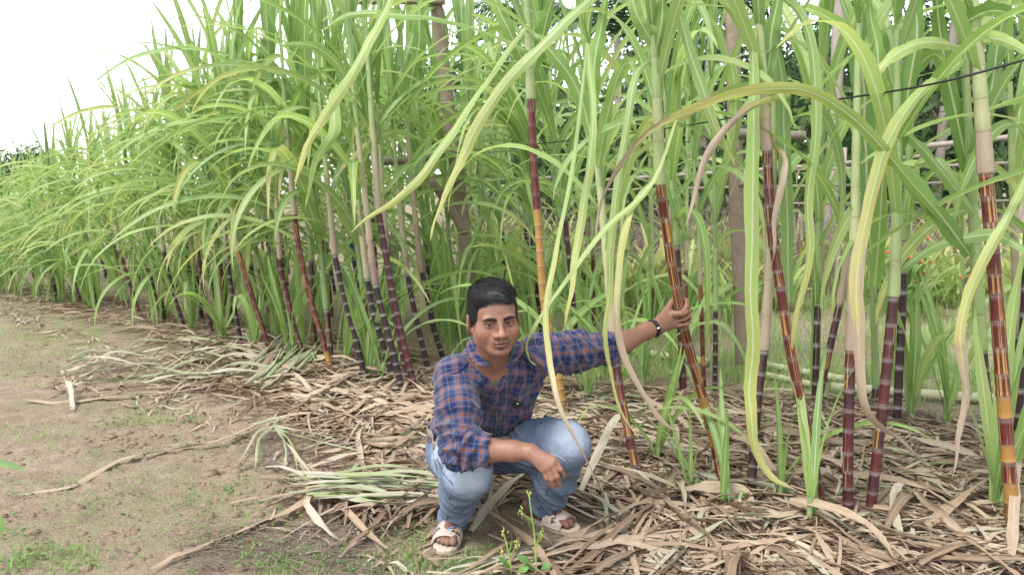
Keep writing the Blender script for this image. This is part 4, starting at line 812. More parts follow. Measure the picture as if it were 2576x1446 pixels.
# ---------------------------------------------------------------- body: one continuous skin
B = SDF((-.40, 2.48, -.005), (.80, 3.34, 1.06), 0.0031)
# head
def hell(c, r, k=0.012, cut=False, tilt=None):
    R = HR if tilt is None else HR @ tilt
    B.ell(HW(*c), r, R, k, cut)
hell((0, .016, .026), (.074, .094, .086), .01)
hell((0, -.030, -.034), (.0635, .060, .080), .03)
hell((0, -.055, .040), (.056, .036, .045), .03)
for s in (-1, 1):
    hell((s * .048, -.014, -.058), (.023, .036, .028), .03)
    hell((s * .044, -.058, -.028), (.025, .024, .026), .025)
    hell((s * .029, -.083, .0195), (.027, .010, .0085), .014)
hell((0, -.069, -.086), (.036, .024, .025), .025)
hell((0, -.081, -.096), (.018, .013, .012), .014)
for s in (-1, 1):
    hell((s * .0325, -.099, .0005), (.0165, .013, .0095), .014, True)
    hell((s * .0325, -.0745, .001), (.0155, .0155, .0135), .005)
B.cone(HW(0, -.088, .014), HW(0, -.108, -.026), .0075, .0105, .012)
hell((0, -.112, -.0315), (.0140, .0115, .0105), .008)
for s in (-1, 1): hell((s * .0160, -.099, -.0345), (.0100, .0115, .0090), .007)
for s in (-1, 1): hell((s * .0072, -.108, -.0425), (.004, .005, .003), .003, True)
hell((0, -.088, -.058), (.030, .012, .020), .015)
hell((0, -.0985, -.0575), (.0245, .0075, .0052), .006)
hell((0, -.0965, -.0685), (.0215, .0085, .0066), .006)
hell((0, -.108, -.0628), (.0245, .010, .0011), .0035, True)
hell((0, -.094, -.079), (.018, .006, .004), .006, True)
for s in (-1, 1):       # eyelid slits and ears
    hell((s * .0325, -.090, .0002), (.0150, .030, .0024), .0015, True, roty(rad(s * 3)))
    hell((s * .0815, .010, -.008), (.0090, .021, .033), .006, tilt=rotz(rad(s * 28)) @ rotx(rad(-8)))
    hell((s * .0905, .003, -.005), (.006, .011, .019), .004, True, rotz(rad(s * 28)))
    hell((s * .0745, .003, -.033), (.006, .009, .010), .005)
# neck, torso, limbs
B.cone(HW(0, .022, -.045), NECK, .054, .060, .03)
B.cone(NECK, CHEST, .058, .085, .03)
B.cone(CHEST, WAIST, .105, .115, .03); B.cone(WAIST, (RHIP + LHIP) / 2, .115, .11, .03)
B.cone(NECK - [0, 0, .03], RSH, .05, .045, .03); B.cone(NECK - [0, 0, .03], LSH, .05, .045, .03)
B.chain([RSH, REL], [.045, .040], .02); B.chain([LSH, LEL], [.045, .041], .02)
def lerp(a, b, t): return np.asarray(a) * (1 - t) + np.asarray(b) * t
B.chain([REL, lerp(REL, RWR, .3) + [0, 0, -.003], lerp(REL, RWR, .75), RWR], [.040, .0425, .032, .0275], .02)
B.chain([LEL, lerp(LEL, LWR, .3) + [0, 0, -.006], lerp(LEL, LWR, .8), LWR], [.041, .0425, .0315, .0275], .02)
B.chain([RHIP, RKN, lerp(RKN, RAN, .35) + [0, .02, 0], RAN], [.075, .055, .055, .036], .02)
B.chain([LHIP, LKN, lerp(LKN, LAN, .35) + [0, .02, 0], LAN], [.075, .055, .055, .036], .02)
# feet (standing on slippers 24 mm thick)
def foot(heel, toe, ank, side, big):
    heel = np.array([*heel, 0.0]); toe = np.array([*toe, 0.0]); f = unit(toe - heel); l = np.array([-f[1], f[0], 0]) * big
    z = .026
    B.ell(heel + f * .035 + [0, 0, z + .030], (.031, .040, .033), np.column_stack([l, f, [0, 0, 1]]), .02)
    B.cone(heel + f * .04 + [0, 0, z + .035], ank, .030, .035, .03)
    B.cone(ank + f * .012 + [0, 0, -.005], heel + f * .15 + l * .008 + [0, 0, z + .028], .034, .026, .03)
    B.cone(heel + f * .05 + [0, 0, z + .022], heel + f * .17 + [0, 0, z + .016], .028, .026, .02)
    B.ell(heel + f * .175 + [0, 0, z + .018], (.046, .040, .019), np.column_stack([l, f, [0, 0, 1]]), .02)
    for i, (o, L, r) in enumerate(((.031, .245, .0128), (.010, .247, .0098), (-.008, .238, .0092), (-.024, .226, .0086), (-.038, .210, .0082))):
        b = heel + f * (L - .055) + l * o * .95 + [0, 0, z + .016]; m = heel + f * (L - .022) + l * o + [0, 0, z + .0175]; e = heel + f * (L - r) + l * o * 1.02 + [0, 0, z + .0105]
        B.chain([b, m, e], [r * 1.05, r, r * .92], .006)
RH2, RT2 = (-.222, 3.045), (-.243, 2.805)
LH2, LT2 = (.050, 3.135), (.228, 2.985)
foot(RH2, RT2, RAN, 'r', 1.0)
foot(LH2, LT2, LAN, 'l', -1.0)
# right hand, hanging over the knee
kn = [pix(1366, 1181, 2.555), pix(1378, 1176, 2.548), pix(1388, 1167, 2.548), pix(1394, 1155, 2.556)]
pip = [pix(1375, 1203, 2.550), pix(1387, 1205, 2.540), pix(1401, 1198, 2.540), pix(1410, 1180, 2.550)]
dip = [pix(1380, 1214, 2.557), pix(1392, 1219, 2.550), pix(1406, 1213, 2.550), pix(1416, 1191, 2.560)]
tip = [pix(1383, 1221, 2.566), pix(1394, 1227, 2.562), pix(1408, 1222, 2.562), pix(1418, 1199, 2.570)]
fr = [.0078, .0086, .0090, .0086]
for i in range(4):
    B.cone(lerp(RWR, kn[i], .05), kn[i], .019, .0115, .016)
    B.chain([kn[i], pip[i], dip[i], tip[i]], [fr[i] * 1.12, fr[i] * 1.0, fr[i] * .92, fr[i] * .80], .0035)
B.chain([pix(1348, 1140, 2.605), pix(1378, 1150, 2.615), pix(1396, 1168, 2.612), pix(1404, 1182, 2.608)], [.017, .0135, .0105, .0088], .008)
# left hand, closed on the cane
gr = unit(np.array([1.0, 0, 0]) - CANE_AX * CANE_AX[0]); gc = np.cross(gr, CANE_AX)
if gc[1] > 0: gc = -gc
CANE_R = .0195
def gp(h, ang, r): a = rad(ang); return CANE_A + CANE_AX * h + r * (math.cos(a) * gr + math.sin(a) * gc)
fh = [(.047, .034, .020, .012), (.014, .012, .008, .004), (-.011, -.012, -.014, -.016), (-.034, -.036, -.037, -.037)]
ff = [.0094, .0098, .0093, .0084]
mcp = []
for i, (a, b, c, d) in enumerate(fh):
    R0 = CANE_R + ff[i]
    m = gp(a - .004, -118, R0 + .012); mcp.append(m)
    B.chain([m, gp(a, -62, R0 + .008), gp(a, -14, R0 + .0055), gp(b, 32, R0 + .002), gp(c, 78, R0), gp(d, 118 if i else 98, R0 + .0005)],
            [ff[i] * 1.2, ff[i] * 1.12, ff[i] * 1.08, ff[i] * 1.0, ff[i] * .95, ff[i] * .82], .0035)
for i in range(4): B.cone(lerp(LWR, mcp[i], .08), mcp[i], .020, .0125, .016)
B.cone(LWR, gp(.000, 170, .042), .022, .019, .02)
B.cone(LWR + [.005, 0, -.006], gp(-.034, 160, .034), .021, .016, .02)
B.chain([lerp(LWR, gp(.0, 170, .04), .45), gp(.014, 172, .046), gp(.018, 140, .038), gp(.018, 96, CANE_R + .0165), gp(.016, 62, CANE_R + .0175)], [.018, .0155, .0118, .0105, .0085], .009)
bV, bF = B.mesh(); bV = relax(bV, bF, 1, .35)
HL = (bV - HC) @ HR
# skin tint by place (lips, brows, stubble, nails, soles)
sk = np.tile(np.array([.218, .110, .075]), (len(bV), 1))
def paint(mask, col, a=1.0):
    w = (np.clip(mask, 0, 1) * a)[:, None]; sk[:] = sk * (1 - w) + np.array(col) * w
nz = fbm(bV * 90, 2) * .5
sk *= (1 + .12 * fbm(bV * 28, 3) + .10 * pn(bV * 140))[:, None]
x, y, z = HL[:, 0], HL[:, 1], HL[:, 2]
face = (y < -.03) & (np.abs(x) < .08) & (z > -.13) & (z < .13)
def blob(cx, cz, rx, rz, soft=.35):
    d = np.sqrt(((x - cx) / rx) ** 2 + ((z - cz) / rz) ** 2); return sstep(1 + soft, 1 - soft, d) * face
paint(blob(0, -.03, .03, .02, .6), (.29, .128, .080), .5)
for s in (-1, 1):
    paint(blob(s * .044, -.026, .022, .02, .7), (.27, .115, .072), .5)
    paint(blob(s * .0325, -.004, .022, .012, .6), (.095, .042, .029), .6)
    ax = s * x
    bz = .0142 + .0065 * np.sin(np.clip((ax - .010) / .042, 0, 1) * 2.3)
    th = .0066 * (1 - .5 * sstep(.030, .054, ax))
    br = sstep(th * 1.35, th * .6, np.abs(z - bz)) * sstep(.008, .013, ax) * sstep(.056, .049, ax) * face
    paint(br, (.008, .006, .005), .97)
    lid = sstep(.0030, .0012, np.abs(z - (.0062 - .10 * np.abs(ax - .0325)))) * sstep(.0165, .012, np.abs(ax - .0325)) * face
    paint(lid, (.05, .022, .016), .8)
paint(blob(0, -.0635, .0235, .0095, .25), (.135, .048, .042), .75)
paint(sstep(.0022, .0008, np.abs(z + .0628)) * (np.abs(x) < .0235) * face, (.07, .02, .018), .8)
stub = sstep(-.2, .5, nz + .25)
paint(blob(0, -.0495, .027, .0058, .5) * (np.abs(x) > .003), (.055, .03, .024), .7)
for s in (-1, 1): paint(blob(s * .025, -.058, .006, .008, .6), (.07, .035, .027), .6)
paint(blob(0, -.081, .009, .0045, .5), (.05, .028, .022), .7)
paint(blob(0, -.103, .034, .010, .6), (.11, .055, .04), .55)
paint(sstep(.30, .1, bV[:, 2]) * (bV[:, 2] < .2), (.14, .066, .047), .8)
for p in tip + [gp(.016, 62, CANE_R + .026)] + [gp(d, 122, CANE_R + .017) for (_, _, _, d) in fh[1:]]:
    paint(sstep(.0085, .0045, np.linalg.norm(bV - (p + unit(np.array([0, 0, CAM_H]) - p) * .006), axis=1)), (.29, .155, .12), .8)
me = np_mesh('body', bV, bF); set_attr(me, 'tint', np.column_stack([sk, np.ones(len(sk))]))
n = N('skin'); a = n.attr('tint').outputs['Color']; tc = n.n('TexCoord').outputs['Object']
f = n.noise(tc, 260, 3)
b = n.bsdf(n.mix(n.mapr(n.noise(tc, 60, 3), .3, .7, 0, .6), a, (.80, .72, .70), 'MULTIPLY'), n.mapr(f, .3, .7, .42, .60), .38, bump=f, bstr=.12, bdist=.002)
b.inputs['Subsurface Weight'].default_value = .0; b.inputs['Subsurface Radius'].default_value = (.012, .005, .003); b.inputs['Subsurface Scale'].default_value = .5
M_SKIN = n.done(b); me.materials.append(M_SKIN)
man = empty('person', (-.08, 2.95, 0))
tag(man, 'crouching man in blue and orange plaid shirt and light jeans gripping a cane', 'person')
obj('body', me, man)
# eyes
M_EYE = N('eye')
tc = M_EYE.n('TexCoord').outputs['Object']; so = M_EYE.sep(tc)
rr = M_EYE.math('SQRT', M_EYE.math('ADD', M_EYE.math('POWER', so[0], 2.0), M_EYE.math('POWER', so[2], 2.0)))
colr = M_EYE.ramp(M_EYE.math('MULTIPLY', rr, 100.0), [(0, (.004, .003, .002)), (.62, (.010, .006, .004)), (.70, (.30, .25, .22)), (1, (.26, .20, .18))])
M_EYE = M_EYE.done(M_EYE.bsdf(colr, .12, .5))
for s in (-1, 1):
    V, F = [], []
    for i in range(9):
        th = math.pi * i / 8
        for k in range(14):
            ph = 2 * math.pi * k / 14; V.append((.0122 * math.sin(th) * math.cos(ph), .0122 * math.cos(th), .0122 * math.sin(th) * math.sin(ph)))
    F = [(i * 14 + k, i * 14 + (k + 1) % 14, (i + 1) * 14 + (k + 1) % 14, (i + 1) * 14 + k) for i in range(8) for k in range(14)]
    e = obj('eye', np_mesh('eye', V, F, [M_EYE]), man)
    ep = HW(s * .0322, -.0765, .0005); e.matrix_parent_inverse = parent_world(man).inverted()
    e.matrix_basis = Matrix.Translation(ep) @ (Vector((0, 0, CAM_H)) - Vector(ep)).normalized().to_track_quat('-Y', 'Z').to_matrix().to_4x4()
# hair
Hs = SDF(HC - .17, HC + .17, 0.0032)
Hs.ell(HW(0, .018, .034), (.0850, .105, .098), HR, .01)
Hs.ell(HW(.006, -.034, .088), (.056, .056, .041), HR, .03)
Hs.ell(HW(-.026, -.015, .084), (.050, .062, .041), HR, .03)
sl_, X, Y, Z = Hs.box(Hs.lo, Hs.lo + Hs.h * (Hs.n - 1))
G = np.stack(np.broadcast_arrays(X, Y, Z), -1).reshape(-1, 3) - HC; L = G @ HR
hl = np.interp(L[:, 1], [-.13, -.085, -.062, -.050, -.040, -.026, .018, .04, .07, .12], [.066, .064, .058, .040, .004, -.020, -.006, -.032, -.055, -.07])
hl = hl + np.where(L[:, 1] < -.05, .010 * np.cos(L[:, 0] * 45 + .5), 0) + .004 * pn(L * 90) - .012 * sstep(.0, -.06, L[:, 0]) * (L[:, 1] < -.03)
Dn = Hs.D.reshape(-1); Dn[:] = -smin(-Dn, L[:, 2] - hl, .006)
hV, hF = Hs.mesh(); hn = vnormals(hV, hF); hLc = (hV - HC) @ HR
hV = hV + hn * (.0035 * pn(np.column_stack([hLc[:, 0] * 55, hLc[:, 1] * 30, hLc[:, 2] * 40])) + .0008 * pn(hLc * 140) - .003)[:, None]
M_HAIR = plain('hair', (.007, .0065, .007), .75, .2, .5, 220.0, .5)
hair = obj('hair', np_mesh('hair', hV, hF, [M_HAIR]), man)
rs = np.random.RandomState(3); sV, sF = [], []
crown = np.array([-.01, .05, .125])
pick = rs.choice(len(hV), 15000)
for q in pick:
    l = hLc[q]; nl = hn[q] @ HR
    if nl[2] < -.4: continue
    top = sstep(.055, .10, l[2])
    fl = unit(l - crown) * .5 + np.array([.75 + .7 * pn(l * 25 + 5), -.55, -.1]) * top + np.array([0, .1, -.9]) * (1 - top)
    fl = fl - nl * (fl @ nl); fl = unit(fl + rs.normal(size=3) * .14)
    Ls = .010 + .024 * top * rs.uniform(.4, 1.1) * sstep(-.10, -.02, l[0]); lift = (.05 + .20 * top * rs.uniform(0, 1) ** 3); fly = rs.rand() < .03
    if fly: lift, Ls = .5, Ls * 1.25
    side = unit(np.cross(fl, nl)); p = l.copy(); d = unit(fl + nl * lift); w = rs.uniform(.0004, .0008)
    for sg in range(4):
        ww = w * (1 - sg / 3.2)
        sV += [HC + HR @ (p - side * ww), HC + HR @ (p + side * ww)]
        p = p + d * Ls / 3; d = unit(d - nl * lift * .5 * sg / 2 + side * rs.normal() * .12)
    b0 = len(sV) - 8
    sF += [(b0 + 2 * i, b0 + 2 * i + 1, b0 + 2 * i + 3, b0 + 2 * i + 2) for i in range(3)]
n = N('hair_strand'); tc = n.n('TexCoord').outputs['Object']
M_STR = n.done(n.bsdf(n.mix(n.mapr(n.noise(tc, 300, 2), .5, .75), (.006, .0055, .006), (.050, .047, .050)), .42, .35))  # paler grey noise in the strand colour paints in the hair's sheen
obj('hair_strands', np_mesh('hair_strands', sV, np.array(sF), [M_STR]), hair)

# ---------------------------------------------------------------- shirt
S = SDF((-.42, 2.50, .22), (.42, 3.36, .90), 0.0042)
TN = unit(np.array([.10, -.90, -.42]) + 0); TA = unit(CHEST - WAIST); TN = unit(TN - TA * (TN @ TA)); TX = np.cross(TA, TN)
if TX[0] < 0: TX = -TX
fl = (TN, 1.38)
LOW = WAIST + np.array([-.012, .03, -.035])
S.chain([LOW, WAIST, MID, CHEST], [.160, .168, .166, .164], .03, fl)
S.chain([RSH + [.02, .01, -.01], NECK - [0, -.015, .022], LSH + [-.02, .01, -.01]], [.066, .064, .064], .05)
RCUF = pix(1223, 1132, 2.615); LCUF = LEL + unit(LWR - LEL) * .025
S.chain([RSH, lerp(RSH, REL, .5) + [-.004, 0, 0], REL, RCUF], [.076, .071, .061, .054], .028)
S.chain([LSH, lerp(LSH, LEL, .5), LEL, LCUF + unit(LWR - LEL) * .03], [.074, .066, .056, .054], .028)
# rolled cuffs
ra_ = unit(RWR - REL); la_ = unit(LWR - LEL)
S.cone(RCUF - ra_ * .030, RCUF - ra_ * .004, .057, .0585, .006); S.cone(LCUF - la_ * .03, LCUF + la_ * .02, .0575, .0565, .006)
S.plane_cut(RCUF + ra_ * .018, ra_, RCUF - .09, RCUF + .13); S.plane_cut(LCUF + la_ * .006, la_, LCUF - .09, LCUF + .13)
S.cone(RCUF - ra_ * .04, RCUF + ra_ * .06, .046, .050, .004, cut=True); S.cone(LCUF - la_ * .04, LCUF + la_ * .06, .046, .049, .004, cut=True)
# neckline: round opening and an open V down the front
S.cone(NECK + [0, .004, .10], NECK + [0, -.002, .012], .072, .063, .01, cut=True)
VT = S.hit(1257, 948)
S.cone(NECK + [0, -.055, .03], VT + [0, .002, .016], .034, .004, .006, cut=True)
S.cone(NECK + [0, -.075, .05], VT + [0, -.03, .03], .040, .006, .006, cut=True)
sV_, sF_ = S.mesh(); sV_ = relax(sV_, sF_, 2, .4)
def seg_d(P, a, b):
    a = np.asarray(a); b = np.asarray(b); ba = b - a; t = np.clip(((P - a) @ ba) / (ba @ ba), 0, 1)
    return np.linalg.norm(P - a - t[:, None] * ba, axis=1), t
def sleeve_uv(P, pts):
    best = np.full(len(P), 9.0); U = np.zeros(len(P)); W = np.zeros(len(P)); s0 = 0
    for a, b in zip(pts[:-1], pts[1:]):
        d, t = seg_d(P, a, b); ax = unit(np.asarray(b) - a); L_ = np.linalg.norm(np.asarray(b) - a)
        e1 = unit(np.cross(ax, [0, 1, 0.001])); e2 = np.cross(ax, e1)
        q = P - a; an = np.arctan2(q @ e2, q @ e1)
        m = d < best; best[m] = d[m]; U[m] = an[m] * .066; W[m] = s0 + (q @ ax)[m]; s0 += L_
    return best, U, W
def torso_uv(P):
    q = P - WAIST; h = q @ TA; c = q - h[:, None] * TA
    return np.arctan2(c @ TX, c @ TN) * .155, h
rpts = [RSH, REL, RCUF + ra_ * .02]; lpts = [LSH, LEL, LCUF + la_ * .05]
dR, uR, vR = sleeve_uv(sV_, rpts); dL, uL, vL = sleeve_uv(sV_, lpts)
# folds: creases running across the arms and radiating over the chest
nn = vnormals(sV_, sF_)
wr = np.zeros(len(sV_))
sl_r = sstep(.10, .075, dR); sl_l = sstep(.10, .072, dL)
def ridge(v): return (1 - np.abs(np.clip(v * 1.5, -1, 1))) ** 1.7
wr += sl_r * (.0210 * ridge(pn(np.column_stack([vR * 16 + uR * 9, uR * 8, vR * 2]))) - .008) * (.45 + sstep(.10, .25, vR))
wr += sl_l * (.0220 * ridge(pn(np.column_stack([vL * 20 - uL * 14, uL * 7 + 3, vL * 2]))) - .008)
ut, vt = torso_uv(sV_)
wr += (1 - np.maximum(sl_r, sl_l)) * (.0200 * ridge(pn(np.column_stack([ut * 9 + vt * 7, vt * 9 - ut * 4, ut * 2]))) - .008)
wr += .0016 * pn(sV_ * 55) + .003 * pn(sV_ * 22)
edge = np.minimum(np.linalg.norm(sV_ - RCUF, axis=1), np.linalg.norm(sV_ - LCUF, axis=1))
wr *= sstep(.04, .10, edge) * .8 + .2
sV_ = sV_ + nn * wr[:, None]
me = np_mesh('shirt', sV_, sF_)
# plaid coordinates per face corner so that every panel keeps its own straight weave
fc = sV_[sF_].mean(1); fR = sleeve_uv(fc, rpts)[0]; fL = sleeve_uv(fc, lpts)[0]
seam_r = (fR < .098) & ((fc - RSH) @ unit(REL - RSH + [-.03, 0, 0]) > -.035 - .02)
seam_l = (fL < .098) & ((fc - LSH) @ unit(LEL - LSH) > -.015)
uv = np.stack([ut, vt], 1)[sF_]
uvR = np.stack([uR, vR], 1)[sF_]; uvL = np.stack([uL, vL], 1)[sF_]
uv[seam_r] = uvR[seam_r]; uv[seam_l] = uvL[seam_l]
span = uv[:, :, 0].max(1) - uv[:, :, 0].min(1); bad = span > .1
uv[bad, :, 0] = uv[bad][:, :1, 0]
me.uv_layers.new(name='plaid'); me.uv_layers['plaid'].data.foreach_set('uv', uv.reshape(-1).astype(np.float32))
def plaid_mat(name, per=.053):
    n = N(name); uvn = n.n('UVMap'); uvn.uv_map = 'plaid'; s = n.sep(uvn.outputs[0])
    tc = n.n('TexCoord').outputs['Object']
    nav, mid, ora, wht = (.006, .013, .052), (.036, .054, .145), (.20, .085, .042), (.17, .185, .24)
    st = [(0, nav), (.20, nav), (.205, wht), (.225, wht), (.23, nav), (.46, nav), (.47, mid), (.56, mid), (.57, ora), (.645, ora), (.65, (.075, .038, .055)), (.70, (.075, .038, .055)), (.71, ora), (.775, ora), (.78, mid), (.90, mid), (.91, nav)]
    cs = []
    for ax_ in (0, 1):
        w = n.math('ADD', s[ax_], n.math('MULTIPLY', n.math('SUBTRACT', n.noise(tc, 9, 2), .5), .006))
        cs.append(n.ramp(n.math('FRACT', n.math('DIVIDE', w, per)), st))
    c = n.mix(.5, cs[0], cs[1])
    fad = n.noise(tc, 14, 4)
    c = n.mix(n.mapr(fad, .45, .8, 0, .12), c, (.28, .29, .36))
    th = n.math('ADD', n.math('SINE', n.math('MULTIPLY', s[0], 5200)), n.math('SINE', n.math('MULTIPLY', s[1], 5200)))
    b = n.bsdf(c, .82, .2, bump=n.math('ADD', n.math('MULTIPLY', th, .1), n.noise(tc, 60, 3)), bstr=.25, bdist=.003)
    b.inputs['Sheen Weight'].default_value = .15
    return n.done(b)
M_PLAID = plaid_mat('plaid_cotton'); me.materials.append(M_PLAID)
shirt = obj('shirt', me, man)
tag(shirt, 'blue plaid shirt with orange bands and rolled sleeves')
def cloth_patch(name, rows, mat, parent, thick=.004, uvscale=True, sub=1, smooth=True):
    """rows: list of equally long 3-D polylines -> a thin solid sheet"""
    A = np.array(rows, float); r, c = A.shape[:2]
    du = np.gradient(A, axis=1); dv = np.gradient(A, axis=0); nr = np.cross(du, dv); nr /= np.linalg.norm(nr, axis=2)[..., None] + 1e-9
    cam_d = np.array([0, 0, CAM_H]) - A; sg = np.sign((nr * cam_d).sum(2).mean()); nr *= sg
    V = np.concatenate([(A + nr * thick / 2).reshape(-1, 3), (A - nr * thick / 2).reshape(-1, 3)]); F = []; o = r * c
    for i in range(r - 1):
        for j in range(c - 1):
            q = (i * c + j, i * c + j + 1, (i + 1) * c + j + 1, (i + 1) * c + j)
            F.append(q if sg > 0 else q[::-1]); q2 = tuple(k + o for k in q); F.append(q2[::-1] if sg > 0 else q2)
    bd = [i * c for i in range(r)] + [(r - 1) * c + j for j in range(1, c)] + [i * c + c - 1 for i in range(r - 2, -1, -1)] + [j for j in range(c - 2, 0, -1)]
    for a, b_ in zip(bd, bd[1:] + bd[:1]): F.append((a, b_, b_ + o, a + o))
    me = np_mesh(name, V, F, [mat], smooth)
    lu = np.cumsum(np.linalg.norm(np.diff(A, axis=1, prepend=A[:, :1]), axis=2), axis=1); lv = np.cumsum(np.linalg.norm(np.diff(A, axis=0, prepend=A[:1]), axis=2), axis=0)
    uvv = np.stack([lu, lv], -1).reshape(-1, 2); uvv = np.concatenate([uvv, uvv])
    me.uv_layers.new(name='plaid'); li = np.empty(len(me.loops), np.int32); me.loops.foreach_get('vertex_index', li)
    me.uv_layers['plaid'].data.foreach_set('uv', uvv[li].reshape(-1).astype(np.float32))
    return obj(name, me, parent)
def on_shirt(px, py, off, Yd=2.85):
    h = S.hit(px, py, off); return h if h is not None else pix(px, py, Yd)
def band(inner, outer, nrow=5, ncol=12):
    a = catmull(inner, ncol); b = catmull(outer, ncol); rows = []
    for i in range(nrow):
        t = i / (nrow - 1); rows.append(a * (1 - t) + b * t + np.array([0, -.006, .006]) * math.sin(t * math.pi))
    return rows
cl_in = [NECK + [-.020, .062, .055], NECK + [-.062, .040, .055], pix(1188, 846, 2.815), pix(1199, 872, 2.775), pix(1217, 897, 2.745), pix(1236, 922, 2.735)]
cl_out = [NECK + [-.030, .080, .020], NECK + [-.082, .050, .020], pix(1176, 860, 2.83), pix(1180, 890, 2.775), pix(1194, 914, 2.738), pix(1224, 921, 2.722)]
cr_in = [NECK + [.020, .062, .055], NECK + [.060, .042, .055], pix(1294, 866, 2.84), pix(1289, 882, 2.80), pix(1282, 903, 2.765), pix(1270, 928, 2.740)]
cr_out = [NECK + [.030, .080, .020], NECK + [.080, .052, .020], pix(1312, 872, 2.84), pix(1316, 887, 2.79), pix(1303, 903, 2.755), pix(1285, 926, 2.730)]
M_COL = plaid_mat('plaid_collar')
obj_c = cloth_patch('collar', band(cl_in, cl_out), M_COL, shirt, .005); cloth_patch('collar', band(cr_in, cr_out), M_COL, shirt, .005)
# placket: the raised button band, its edge and buttons
pl = [on_shirt(px, py, .004) for px, py in ((1258, 946), (1257, 975), (1256, 1005), (1254, 1035), (1252, 1062), (1250, 1085), (1249, 1100))]
pl = catmull(pl, 20)
cloth_patch('placket', [pl + np.array([dx, .0025 * abs(dx) / .016, 0]) for dx in (-.004, .006, .016, .028)], M_COL, shirt, .004)
M_EDGE = plain('pale_piping', (.19, .20, .29), .8, .2)
V, F = tube(pl + np.array([-.0045, -.003, 0]), .0013, 6); obj('placket_edge', np_mesh('placket_edge', V, F, [M_EDGE]), shirt)
M_BTN = plain('shirt_button', (.03, .03, .06), .35, .5)
for t in (5, 12, 17):
    p = pl[t] + np.array([.010, -.004, 0])
    V, F = tube([p, p + [0, -.0025, -.0005]], .0052, 10); obj('button', np_mesh('button', V, F, [M_BTN]), shirt)
# shoulder seams
def seam(pts, name='seam', r=.0018, off=.003):
    q = [on_shirt(a, b_, off) for a, b_ in pts]; V, F = tube(catmull(q, 16), r, 5)
    obj(name, np_mesh(name, V, F, [M_SEAM]), shirt)
M_SEAM = plain('dark_seam', (.012, .018, .07), .85, .2)
seam([(1098, 950), (1120, 944), (1145, 938), (1160, 930), (1175, 915), (1183, 900)])
seam([(1158, 936), (1172, 958), (1178, 985), (1180, 1012)])
seam([(1322, 872), (1334, 884), (1342, 905), (1346, 930)])
# grey undershirt showing in the V
U = SDF((-.25, 2.6, .5), (.2, 3.1, .9), 0.005)
U.cone(NECK + [0, -.006, -.02], CHEST + [0, -.002, .02], .066, .098, .03); U.plane_cut(NECK + [0, 0, -.012], unit(np.array([0, -.35, 1.0])), (-.25, 2.6, .5), (.2, 3.1, .9))
uV, uF = U.mesh(); obj('undershirt', np_mesh('undershirt', uV, uF, [plain('grey_jersey', (.075, .085, .075), .9, .15)]), man)

# ---------------------------------------------------------------- jeans and belt
P = SDF((-.42, 2.58, .02), (.42, 3.42, .50), 0.0042)
P.ell((RHIP + LHIP) / 2 + [0, .01, .015], (.165, .125, .115), rotz(rad(25)), .02)
P.chain([RHIP + [-.006, 0, 0], lerp(RHIP, RKN, .55) + [0, 0, .01], RKN], [.118, .104, .086], .03)
P.chain([RKN + [0, .0, -.012], lerp(RKN, RAN, .45) + [-.004, .012, 0], lerp(RKN, RAN, .97) + [.006, -.006, 0]], [.080, .060, .050], .03)
P.chain([LHIP + [0, 0, .0], lerp(LHIP, LKN, .55) + [0, 0, .006], LKN], [.118, .104, .090], .03)
LHEM = lerp(LKN, LAN, .93) + [.014, -.012, .0]
P.chain([LKN + [0, 0, -.012], lerp(LKN, LAN, .5) + [.012, 0, 0], LHEM], [.084, .076, .066], .03)
ra2 = unit(RAN - RKN); la2 = unit(LAN - LKN)
RHEM = lerp(RKN, RAN, .97) + [.006, -.006, 0]
P.plane_cut(RHEM + ra2 * .012, ra2, RHEM - .10, RHEM + .10); P.plane_cut(LHEM + la2 * .008, la2, LHEM - .12, LHEM + .12)
P.cone(RHEM - ra2 * .03, RHEM + ra2 * .05, .042, .046, .004, cut=True); P.cone(LHEM - la2 * .03, LHEM + la2 * .05, .056, .061, .004, cut=True)
P.plane_cut(WAIST + [0, .0, .035], unit(np.array([.10, .15, 1.0])), (-.42, 3.0, .2), (.12, 3.42, .50))
jV, jF = P.mesh(); jV = relax(jV, jF, 2, .4); jn = vnormals(jV, jF)
dRk, _ = seg_d(jV, lerp(RKN, RAN, .15), RHEM); dLk, _ = seg_d(jV, lerp(LKN, LAN, .2), LHEM)
w = .0035 * pn(jV * 24) + .0015 * pn(jV * 60)
sR = (jV - RKN) @ ra2; mR = sstep(.11, .075, dRk) * sstep(.02, .09, sR)
w += mR * (.015 * ridge(pn(np.column_stack([sR * 24 + jV[:, 0] * 10, jV[:, 0] * 6, jV[:, 1] * 6]))) - .004)
sL = (jV - LKN) @ la2; mL = sstep(.12, .08, dLk) * sstep(.03, .1, sL)
w += mL * (.011 * ridge(pn(np.column_stack([sL * 14 - jV[:, 0] * 12, jV[:, 0] * 6, jV[:, 1] * 6]))) - .003)
dT, tT = seg_d(jV, LHIP, LKN); tx = unit(LKN - LHIP)
mT = sstep(.14, .11, dT) * sstep(.95, .6, tT)
w += mT * (.010 * ridge(pn(np.column_stack([(jV @ tx) * 9 + jV[:, 2] * 26, jV[:, 2] * 16, (jV @ tx) * 7]))) - .003)
dT2, tT2 = seg_d(jV, RHIP, RKN); mT2 = sstep(.14, .11, dT2) * sstep(.8, .3, tT2)
w += mT2 * (.010 * ridge(pn(np.column_stack([jV[:, 1] * 18 + jV[:, 0] * 12, jV[:, 0] * 10, jV[:, 2] * 10]))) - .003)
jV = jV + jn * w[:, None]
wear = np.maximum(sstep(.155, .03, np.linalg.norm(jV - (RKN + [0, -.06, .05]), axis=1)), .8 * sstep(.15, .04, np.linalg.norm(jV - (LKN + [.0, -.06, .06]), axis=1)))
